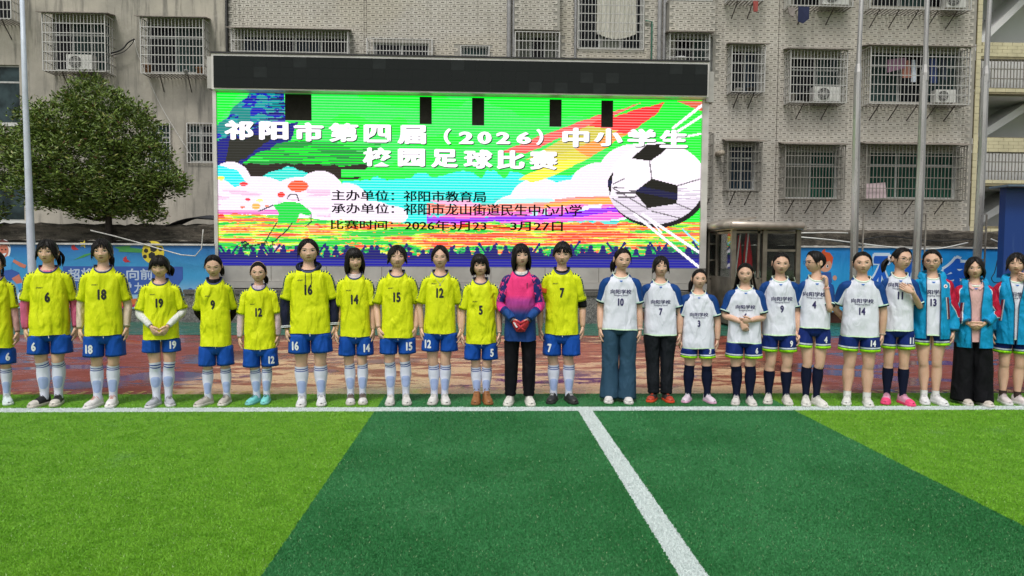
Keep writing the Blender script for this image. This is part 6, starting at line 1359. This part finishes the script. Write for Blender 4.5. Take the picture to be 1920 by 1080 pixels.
        la.tube(xf([(0, -.025, .024 + hh[3]), (.016, -.036, .018 + hh[3]), (.03, -.028, hh[3])], SM), .0024, 5, ref=(0, 0, 1)); la.tube(xf([(0, -.025, .024 + hh[3]), (-.016, -.038, .018 + hh[3]), (-.03, -.03, hh[3])], SM), .0024, 5, ref=(0, 0, 1)); la.obj('lace', shoem(ac), shoe, True)
    # ---- extras
    for s_, m_, q, rad, thk in g('wrist', []):
        P0, ra, S0, E, W, d, *_ = AR[s_]; D_ = nrm(W - E); mm_ = MB(); c_ = W - D_ * q; nr = nrm(np.cross(D_, [0, 1, 0])); nf = np.cross(nr, D_); aa = np.linspace(0, 2 * math.pi, 17); Rg, _, _ = tube_rings([c_ + nr * math.cos(t_) * rad + nf * math.sin(t_) * rad for t_ in aa], thk, None, 6, D_); mm_.rings(Rg); mm_.obj('bracelet' if thk < .004 else 'watch', m_, root, True)
    if team == 'keeper':
        for s_ in (1, -1):
            P0, ra, S0, E, W, d, th, cu, nm = AR[s_]; mg = MB(); hand(mg, W + nrm(d) * .004, d, th, np.array([0, 1, 0]), 1.14, .55); D_ = nrm(W - E); Rg, _, _ = tube_rings([W - D_ * .045, W - D_ * .02, W + nrm(d) * .012], [.032, .031, .030], [.028, .027, .024], 16); mg.rings(Rg, mi=1)
            gl = mg.obj('glove', [shoem((.45, .02, .03)), shoem((.04, .03, .05))], root, True)
            if s_ == -1: mp = MB(); c_ = W + nrm(d) * .05; mp.box(c_ + np.array([0, -.024, 0]), (.05, .006, .055), R=Vector(d).to_track_quat('Z', 'Y').to_matrix()); mp.obj('glove_patch', whp, gl)
    if g('armband'):
        P0, ra, S0, E, W, *_ = AR[-1]; q = S0 * .42 + E * .58; D_ = nrm(E - S0); mm_ = MB(); Rg, _, _ = tube_rings([q - D_ * .052, q - D_ * .010], .066 * w, .072 * w, 24); Rg = Rg + np.array([-.001, 0, .02]); mm_.rings(Rg); ab = mm_.obj('armband', plain('armband_orange', (.75, .10, .015)), root, True)
        tb = BVHTree.FromPolygons([Vector(v) for v in mm_.v], mm_.f); prt('C', q[0] + .0, q[2] + .005, .03, blkp, 'armband_letter', .02, .8, ab, tb, .003)
    if g('necklace'):
        P = []; 
        for i in range(17):
            u_ = -1 + i / 8; x, z = u_ * .06, 1.205 - .062 * (1 - abs(u_) ** 1.3) + .03 * abs(u_) ** 3; hh = jb.ray_cast(Vector((x, -.5, z)), Vector((0, 1, 0))); P.append((x, (hh[0].y if hh[0] and abs(u_) < .85 else -.05) - .004, z))
        mm_ = MB(); mm_.tube(P, .0014, 4, ref=(0, .1, 1)); mm_.box((0, P[8][1] - .003, P[8][2] - .012), (.014, .004, .014)); mm_.obj('necklace', plain('necklace_metal', (.5, .45, .3), .3), root)
    if jacket:
        hj = Zp(sp['jhem']); gap = jacket; zs = np.concatenate([np.linspace(hj, 1.12, 18), [1.155, 1.185, 1.21, 1.232, 1.25]]); n = 60
        rx = np.interp(zs, [hj, .95, 1.12, 1.185, 1.21, 1.25], [.176, .170, .166, .148, .124, .086]) * (1 + (w - 1) * .9); ryy = np.interp(zs, [hj, .95, 1.12, 1.18, 1.25], [.135, .128, .122, .104, .074]); out = []; inn = []
        for i, z in enumerate(zs):
            gx_ = np.interp(z, [hj, 1.0, 1.25], [gap[0], gap[1], gap[2]]); g0 = math.asin(min(.95, gx_ / rx[i])); th = np.linspace(-math.pi / 2 + g0, 3 * math.pi / 2 - g0, n); c_, s2 = np.cos(th), np.sin(th); X = np.sign(c_) * np.abs(c_) ** .8 * rx[i]; Y = np.sign(s2) * np.abs(s2) ** .8 * ryy[i]; out.append(np.stack([X, Y + .003, z + 0 * X], -1)); inn.append(np.stack([X * .94, Y * .94 + .003, z + 0 * X], -1))
        out = wrinkle(np.array(out), k, .009, (10, 8, 12)); inn = np.array(inn); mk = MB(); mk.rings(out, closed=False); mk.rings(inn, closed=False, flip=True); 
        for q in (0, -1): mk.rings(np.stack([out[:, q], inn[:, q]], 1), closed=False)
        mk.rings(np.stack([out[0], inn[0]], 0), closed=False)
        sm_ = sp['jsl']
        for s_, mi_ in ((1, 1 if sm_[0] else 2), (-1, 1 if sm_[1] else 2)): sleeve(mk, s_, .64, .060, .056, mi=mi_, seed=k * 3 + s_, cuff=True, amp=.010, inner=.07)
        jo = mk.obj('jacket', [jk_t, js_t, jsp_t], root, True)
        mc = MB(); a = np.linspace(-math.pi / 2 + .62, 3 * math.pi / 2 - .62, 30); Rg = []
        for rr_, zz_, in ((.078, 1.236), (.074, 1.262), (.078, 1.285), (.100, 1.276), (.112, 1.245), (.116, 1.228)): Rg.append(np.stack([np.cos(a) * rr_ * 1.08, np.sin(a) * rr_ * .86 + .012, zz_ - .030 * np.clip(-np.sin(a), 0, 1) + .012 * np.clip(np.sin(a), 0, 1)], -1))
        mc.rings(wrinkle(np.array(Rg), k + 3, .003), closed=False, flip=False); mc.obj('jacket_collar', jk_t, jo, True)
        for q in (0, -1):
            P = out[:, q] + np.array([0, -.004, 0]); mz = MB(); mz.tube(P, .0045, 5, ref=(1, 0, 0)); mz.obj('zip', plain('jacket_zip', (.02, .07, .13)), jo)
        if g('badge'):
            hb_ = BVHTree.FromPolygons([Vector(v) for v in mk.v], mk.f)
            for rad, m_, of in ((.018, whp, .005), (.007, plain('badge_red', (.4, .02, .02)), .007)):
                pts = []
                for t_ in np.linspace(0, 2 * math.pi, 16, endpoint=False): x, z = .100 + rad * math.cos(t_), 1.145 + rad * math.sin(t_); hh = hb_.ray_cast(Vector((x, -.5, z)), Vector((0, 1, 0))); pts.append((x, (hh[0].y if hh[0] else -.1) - of, z))
                mm_ = MB(); mm_.add(pts, [tuple(range(16))]); mm_.obj('badge', m_, jo)
        if g('side_panel'):
            hb_ = BVHTree.FromPolygons([Vector(v) for v in mk.v], mk.f)
            for s_ in sp['side_panel']:
                for (xa, xb, m_, of) in ((.128, .150, plain('panel_white', (.5, .52, .54)), .006), (.138, .158, plain('panel_maroon', (.12, .01, .03)), .008)):
                    mm_ = MB(); R2 = []
                    for z in np.linspace(.83, 1.04, 8):
                        row = []
                        for x in np.linspace(xa, xb, 4): x = (x - .02 * (z - .83) / .21) * s_ * w; hh = hb_.ray_cast(Vector((x, -.5, z)), Vector((0, 1, 0))); row.append((x, (hh[0].y if hh[0] else -.06) - of, z))
                        R2.append(row)
                    mm_.rings(R2, closed=False, flip=s_ < 0); mm_.obj('side_panel', m_, jo)
    if g('shirtcollar'):
        mc = MB(); pk = cmat('pink_polo', (.66, .40, .38), fold=.4)
        for s_ in (1, -1): mc.add([(.012 * s_, -.088, 1.185), (.050 * s_, -.070, 1.235), (.060 * s_, -.02, 1.278), (.078 * s_, -.035, 1.245), (.062 * s_, -.088, 1.200), (.032 * s_, -.100, 1.172)], [(0, 1, 4, 5), (1, 2, 3, 4)])
        mc.obj('shirt_collar', pk, root)
    return root
PINK, PALEP, CREAM, BLK = (.62, .13, .25), (.60, .34, .34), (.62, .50, .40), (.008, .008, .010); WS = (.62, .60, .57); GREY = (.30, .30, .32)
wht_band, blk_band, red_band = plain('pale_cord', (.6, .55, .5)), plain('dark_cord', (.03, .02, .02)), plain('pink_cord', (.6, .25, .22))
PEOPLE = [
 dict(cx=-3, top=470, feet=762, sw=84, team='yellow', num='6', numy=590, hem=651, sh=682, sk=690, hair='parted', tail=(.03, .0, .16, .02), under=PALEP, hy=-8, shoe=((.56, .64, .64), (.60, .66, .66), (.5, .55, .55)), sn=(1, '6'), label='girl cut off by the left edge in yellow jersey with pale pink sleeves'),
 dict(cx=97, top=448, feet=763, sw=104, team='yellow', num='6', numy=556, hem=627, sh=662, sk=676, hair='wispy', tail=(.05, .01, .15, .028), under=PINK, hy=-16, brow=-.3, st=.055, toeb=-22, shoe=((.012, .012, .014), (.50, .46, .40), (.02, .02, .02)), cap=(.5, .47, .42), sn=(-1, '6'), wisp=22, smile=-.6, label='tall girl wearing yellow jersey 6 over bright pink sleeves and black and white trainers'),
 dict(cx=198, top=447, feet=765, sw=97, team='yellow', num='18', numy=551, hem=627, sh=667, sk=683, hair='wispy', tail=(.04, -.02, .13, .018), under=CREAM, hy=-10, mouth=.6, st=.062, toeb=-15, shoe=((.62, .60, .58), (.66, .64, .62), (.6, .25, .2)), sn=(-1, '18'), wisp=20, wrist=[(1, wht_band, .02, .028, .003)], label='girl in yellow jersey 18 over cream sleeves, second full figure from the left'),
 dict(cx=305, top=477, feet=764, sw=88, team='yellow', num='19', numy=567, hem=634, sh=659, sk=678, hair='bangs', tail=(.055, .0, .12, .03), under=(.62, .62, .60), uneck=1.235, pl='clasplow', pr='clasplow', hy=-8, hp=10, eye=.35, fw=1.08, st=.055, toe=18, shoe=((.36, .37, .40), (.55, .55, .56), (.2, .2, .22)), sn=(1, '19'), label='girl in yellow jersey 19 with white printed sleeves and hands folded in front'),
 dict(cx=408, top=475, feet=762, sw=78, team='yellow', num='9', numy=570, hem=647, sh=684, sk=690, hair='pulled', tail=(.05, -.01, .13, .018), under=BLK, uneck=1.262, uscoop=.012, pl='behind', pr='behind', hy=-6, hp=14, eye=.4, st=.088, toe=8, toeb=-25, shoe=((.42, .39, .34), (.60, .58, .52), (.15, .14, .13)), nx=-.01, label='girl in loose yellow jersey 9 over black top with hands behind her back'),
 dict(cx=491, top=490, feet=759, sw=80, team='yellow', num='12', numy=584, hem=652, sh=686, sk=689, hair='pulled', band=1, tail=(.05, -.03, .11, .016), under=(.60, .46, .50), uneck=1.262, uscoop=.012, hy=-8, st=.052, toe=10, toeb=-18, shoe=((.16, .52, .50), (.18, .48, .48), (.05, .12, .12)), sn=(1, '12'), label='short girl with a headband in yellow jersey 12 and turquoise football boots'),
 dict(cx=585, top=447, feet=762, sw=101, team='yellow', num='16', numy=542, hem=623, sh=660, sk=684, hair='parted', tail=(.035, -.02, .10, .02), under=(.012, .014, .035), usl=1, ucuff=.040, hood=1, cuffstripes=1, fw=1.12, st=.085, toe=6, shoe=((.62, .62, .63), (.60, .58, .56), (.42, .42, .44)), sn=(-1, '16'), hy=4, smile=-.5, label='sturdy girl in yellow jersey pulled over a dark navy hoodie with striped cuffs'),
 dict(cx=669, top=464, feet=759, sw=77, team='yellow', num='14', numy=560, hem=629, sh=665, sk=680, hair='bob', under=(.62, .52, .50), uneck=1.262, uscoop=.012, usl=0, hy=6, eye=.3, smile=1.6, st=.058, toe=2, shoe=((.13, .10, .085), (.50, .47, .42), (.16, .12, .10)), cap=(.58, .56, .54), sn=(1, '14'), wisp=4, label='smiling girl with a fringed black bob in yellow jersey 14'),
 dict(cx=747, top=459, feet=760, sw=80, team='yellow', num='15', numy=556, hem=631, sh=662, sk=676, hair='wispy', pl='tuck', pr='tuck', eye=.55, fw=1.08, smile=.3, st=.072, toe=3, shoe=((.58, .56, .53), (.52, .50, .46), (.55, .53, .5)), sn=(1, '15'), wrist=[(-1, blk_band, .012, .025, .002)], label='girl in yellow jersey 15 with hair tied back and a dark cord on her wrist'),
 dict(cx=824, top=459, feet=759, sw=80, team='yellow', num='12', numy=548, hem=623, sh=657, sk=682, hair='parted', under=(.62, .52, .50), uneck=1.240, usl=0, necklace=1, hy=-2, st=.050, toe=5, shoe=((.58, .57, .54), (.54, .52, .48), (.6, .6, .58)), sn=(-1, '12'), wisp=5, eye=.6, label='girl in yellow jersey 12 wearing a thin necklace, hair smoothed behind her ears'),
 dict(cx=903, top=476, feet=759, sw=74, team='yellow', num='5', numy=580, hem=642, sh=673, sk=686, hair='bobshort', hy=2, st=.048, toe=9, boot=1, shoe=((.25, .10, .028), (.24, .10, .03), (.20, .08, .02)), sn=(1, '5'), wrist=[(1, wht_band, .02, .024, .003)], wisp=3, label='short haired child in yellow jersey 5 and tan lace up boots'),
 dict(cx=974, top=456, feet=761, sw=78, team='keeper', num='1', hem=637, legs='black', hair='straight', under=(.66, .62, .58), uneck=1.258, uscoop=.02, usl=0, pl='clasplow', pr='clasplow', hy=6, st=.088, toe=10, shoe=((.60, .58, .53), (.60, .58, .52), (.6, .58, .54)), wisp=4, label='goalkeeper in pink and navy padded jersey, black trousers and red gloves'),
 dict(cx=1052, top=453, feet=757, sw=84, team='yellow', num='7', numy=548, hem=625, sh=665, sk=682, hair='short', under=BLK, uneck=1.252, uscoop=.02, usl=.34, ucuff=.043, armband=1, st=.072, toe=18, shoe=((.012, .013, .014), (.02, .02, .02), (.55, .55, .55)), cap=(.02, .02, .02), sn=(-1, '7'), mouth=.4, wisp=0, cat='player', label='short haired player in yellow jersey 7 with an orange captain armband'),
 dict(cx=1158, top=464, feet=757, sw=86, team='white', num='10', numy=565, hem=617, legs='jeans', hair='pulled', tail=(-.045, .0, .14, .02), hy=14, hp=4, st=.085, toe=4, shoe=((.62, .60, .58), (.60, .58, .55), (.05, .05, .05)), wrist=[(1, red_band, .045, .025, .003), (1, wht_band, .012, .027, .006)], label='girl in white jersey 10 and wide blue jeans with a pale wristwatch'),
 dict(cx=1237, top=479, feet=755, sw=82, team='white', num='7', numy=583, hem=627, legs='track', hair='wispy', hy=12, pr='behind', st=.062, toe=14, shoe=((.035, .03, .03), (.60, .06, .015), (.5, .05, .01)), cap=(.38, .045, .02), wisp=26, tail=(.0, -.04, .08, .015), label='girl in white jersey 7 with loose hair strands, dark track trousers and orange toed shoes'),
 dict(cx=1308, top=504, feet=757, sw=80, team='white', num='3', numy=605, hem=652, sh=670, sk=684, hair='pulled', tail=(-.055, .0, .16, .018), hy=12, brow=-.8, st=.105, toe=18, shoe=((.62, .52, .60), (.62, .35, .50), (.6, .6, .65)), sn=(1, '3'), label='smallest girl in white jersey 3 with spread feet and pale pink boots'),
 dict(cx=1393, top=492, feet=761, sw=84, team='white', num='6', numy=592, hem=642, sh=670, sk=685, hair='pulled', long=1, pl='cross', pr='crosslow', hy=2, brow=-1.2, smile=-.8, st=.068, toe=9, shoe=((.58, .55, .52), (.58, .55, .50), (.5, .48, .5)), sn=(1, '6'), label='long haired girl in white jersey 6 gripping her crossed wrists'),
 dict(cx=1457, top=472, feet=759, sw=82, team='white', num='9', numy=578, hem=627, sh=658, sk=694, hair='pulled', tail=(-.03, -.03, .1, .015), hy=10, ht=3, mouth=.8, st=.082, toe=8, shoe=((.58, .55, .50), (.58, .55, .50), (.6, .58, .55)), sn=(1, '9'), nx=.015, label='girl in white jersey 9 with open mouth in front of the booth door'),
 dict(cx=1520, top=469, feet=763, sw=74, team='white', num='4', numy=570, hem=614, sh=651, sk=687, hair='pulled', pl='raise', hy=-62, glasses=(.03, .03, .03), st=.048, toe=12, toeb=8, shoe=((.62, .61, .56), (.62, .61, .57), (.6, .6, .57)), sn=(1, '4'), wrist=[(1, red_band, .02, .027, .003)], nx=-.02, label='girl in white jersey 4 and glasses turned sideways with one hand at her neck'),
 dict(cx=1606, top=471, feet=762, sw=96, team='white', num='14', numy=582, hem=630, sh=657, sk=700, hair='pulled', pr='behind', sock='ankle', hy=6, fw=1.06, smile=-.6, st=.088, toe=5, shoe=((.60, .60, .57), (.60, .60, .56), (.62, .62, .6)), sn=(1, '14'), snx=.10, wrist=[(1, wht_band, .012, .029, .003)], label='broad girl in white jersey 14 with bare shins and white ankle socks'),
 dict(cx=1677, top=463, feet=760, sw=78, team='white', num='11', numy=553, hem=619, sh=653, sk=689, hair='pulled', tail=(-.075, .0, .14, .024), scrunchie=-.075, glasses=(.16, .09, .07), pl='chest', hy=34, st=.068, toe=20, toeb=6, shoe=((.62, .30, .42), (.75, .06, .18), (.6, .3, .4)), cap=(.75, .06, .18), sn=(1, '11'), snx=.13, label='girl in white jersey 11 with glasses, scrunchie and a hand on her collarbone'),
 dict(cx=1743, top=466, feet=760, sw=84, team='white', num='13', numy=566, hem=627, sh=646, sk=700, jhem=633, jacket=(.045, .045, .05), jsl=(1, 0), badge=1, side_panel=(1,), sock='ankle', hair='pulled', tail=(-.04, -.02, .10, .018), glasses=(.30, .20, .14), hy=0, st=.050, toe=14, toeb=14, shoe=((.66, .66, .66), (.64, .64, .64), (.6, .6, .6)), wisp=14, label='girl in glasses with an open cyan school jacket over white jersey 13'),
 dict(cx=1822, top=481, feet=762, sw=84, team='white', num='', top_=1, numy=570, hem=640, legs='wide', jhem=650, jacket=(.022, .032, .06), jsl=(1, 1), hair='bobpart', pl='clasp', pr='clasp', under=(.64, .38, .36), uneck=1.262, uscoop=.035, usl=0, shirtcollar=1, hy=4, brow=-.8, mouth=.5, st=.075, toe=8, toeb=18, shoe=((.52, .47, .41), (.60, .57, .52), (.5, .46, .4)), side_panel=(-1,), label='bobbed girl in a cyan and red jacket with pink collar and wide black trousers'),
 dict(cx=1893, top=473, feet=761, sw=84, team='white', num='', letter=1, numy=570, hem=635, sh=661, sk=700, jhem=643, jacket=(.006, .012, .055), jsl=(0, 1), sock='bankle', hair='wispy', hy=2, eye=.5, smile=.8, st=.060, toe=12, toeb=20, shoe=((.62, .56, .55), (.60, .60, .58), (.62, .52, .52)), side_panel=(-1,), label='girl at the right edge in a closed cyan jacket having her cheek pinched'),
]
PEOPLE[22]['topm'] = cmat('pink_polo', (.66, .40, .38), fold=.4)
olive = cmat('olive_coat', (.115, .125, .10), fold=.7)
PEOPLE.append(dict(cx=1980, top=425, feet=757, sw=92, team='coat', topm=olive, num='', hem=640, legs='track', hair='short', pr='pinch', by=0, hy=-40, cat='adult', shoe=((.02, .02, .02), (.03, .03, .03), (.02, .02, .02)), wisp=0, st=.09, label='grey green sleeve and hand reaching in from the right edge to pinch a cheek'))
for k, sp in enumerate(PEOPLE):
    person(k, sp)
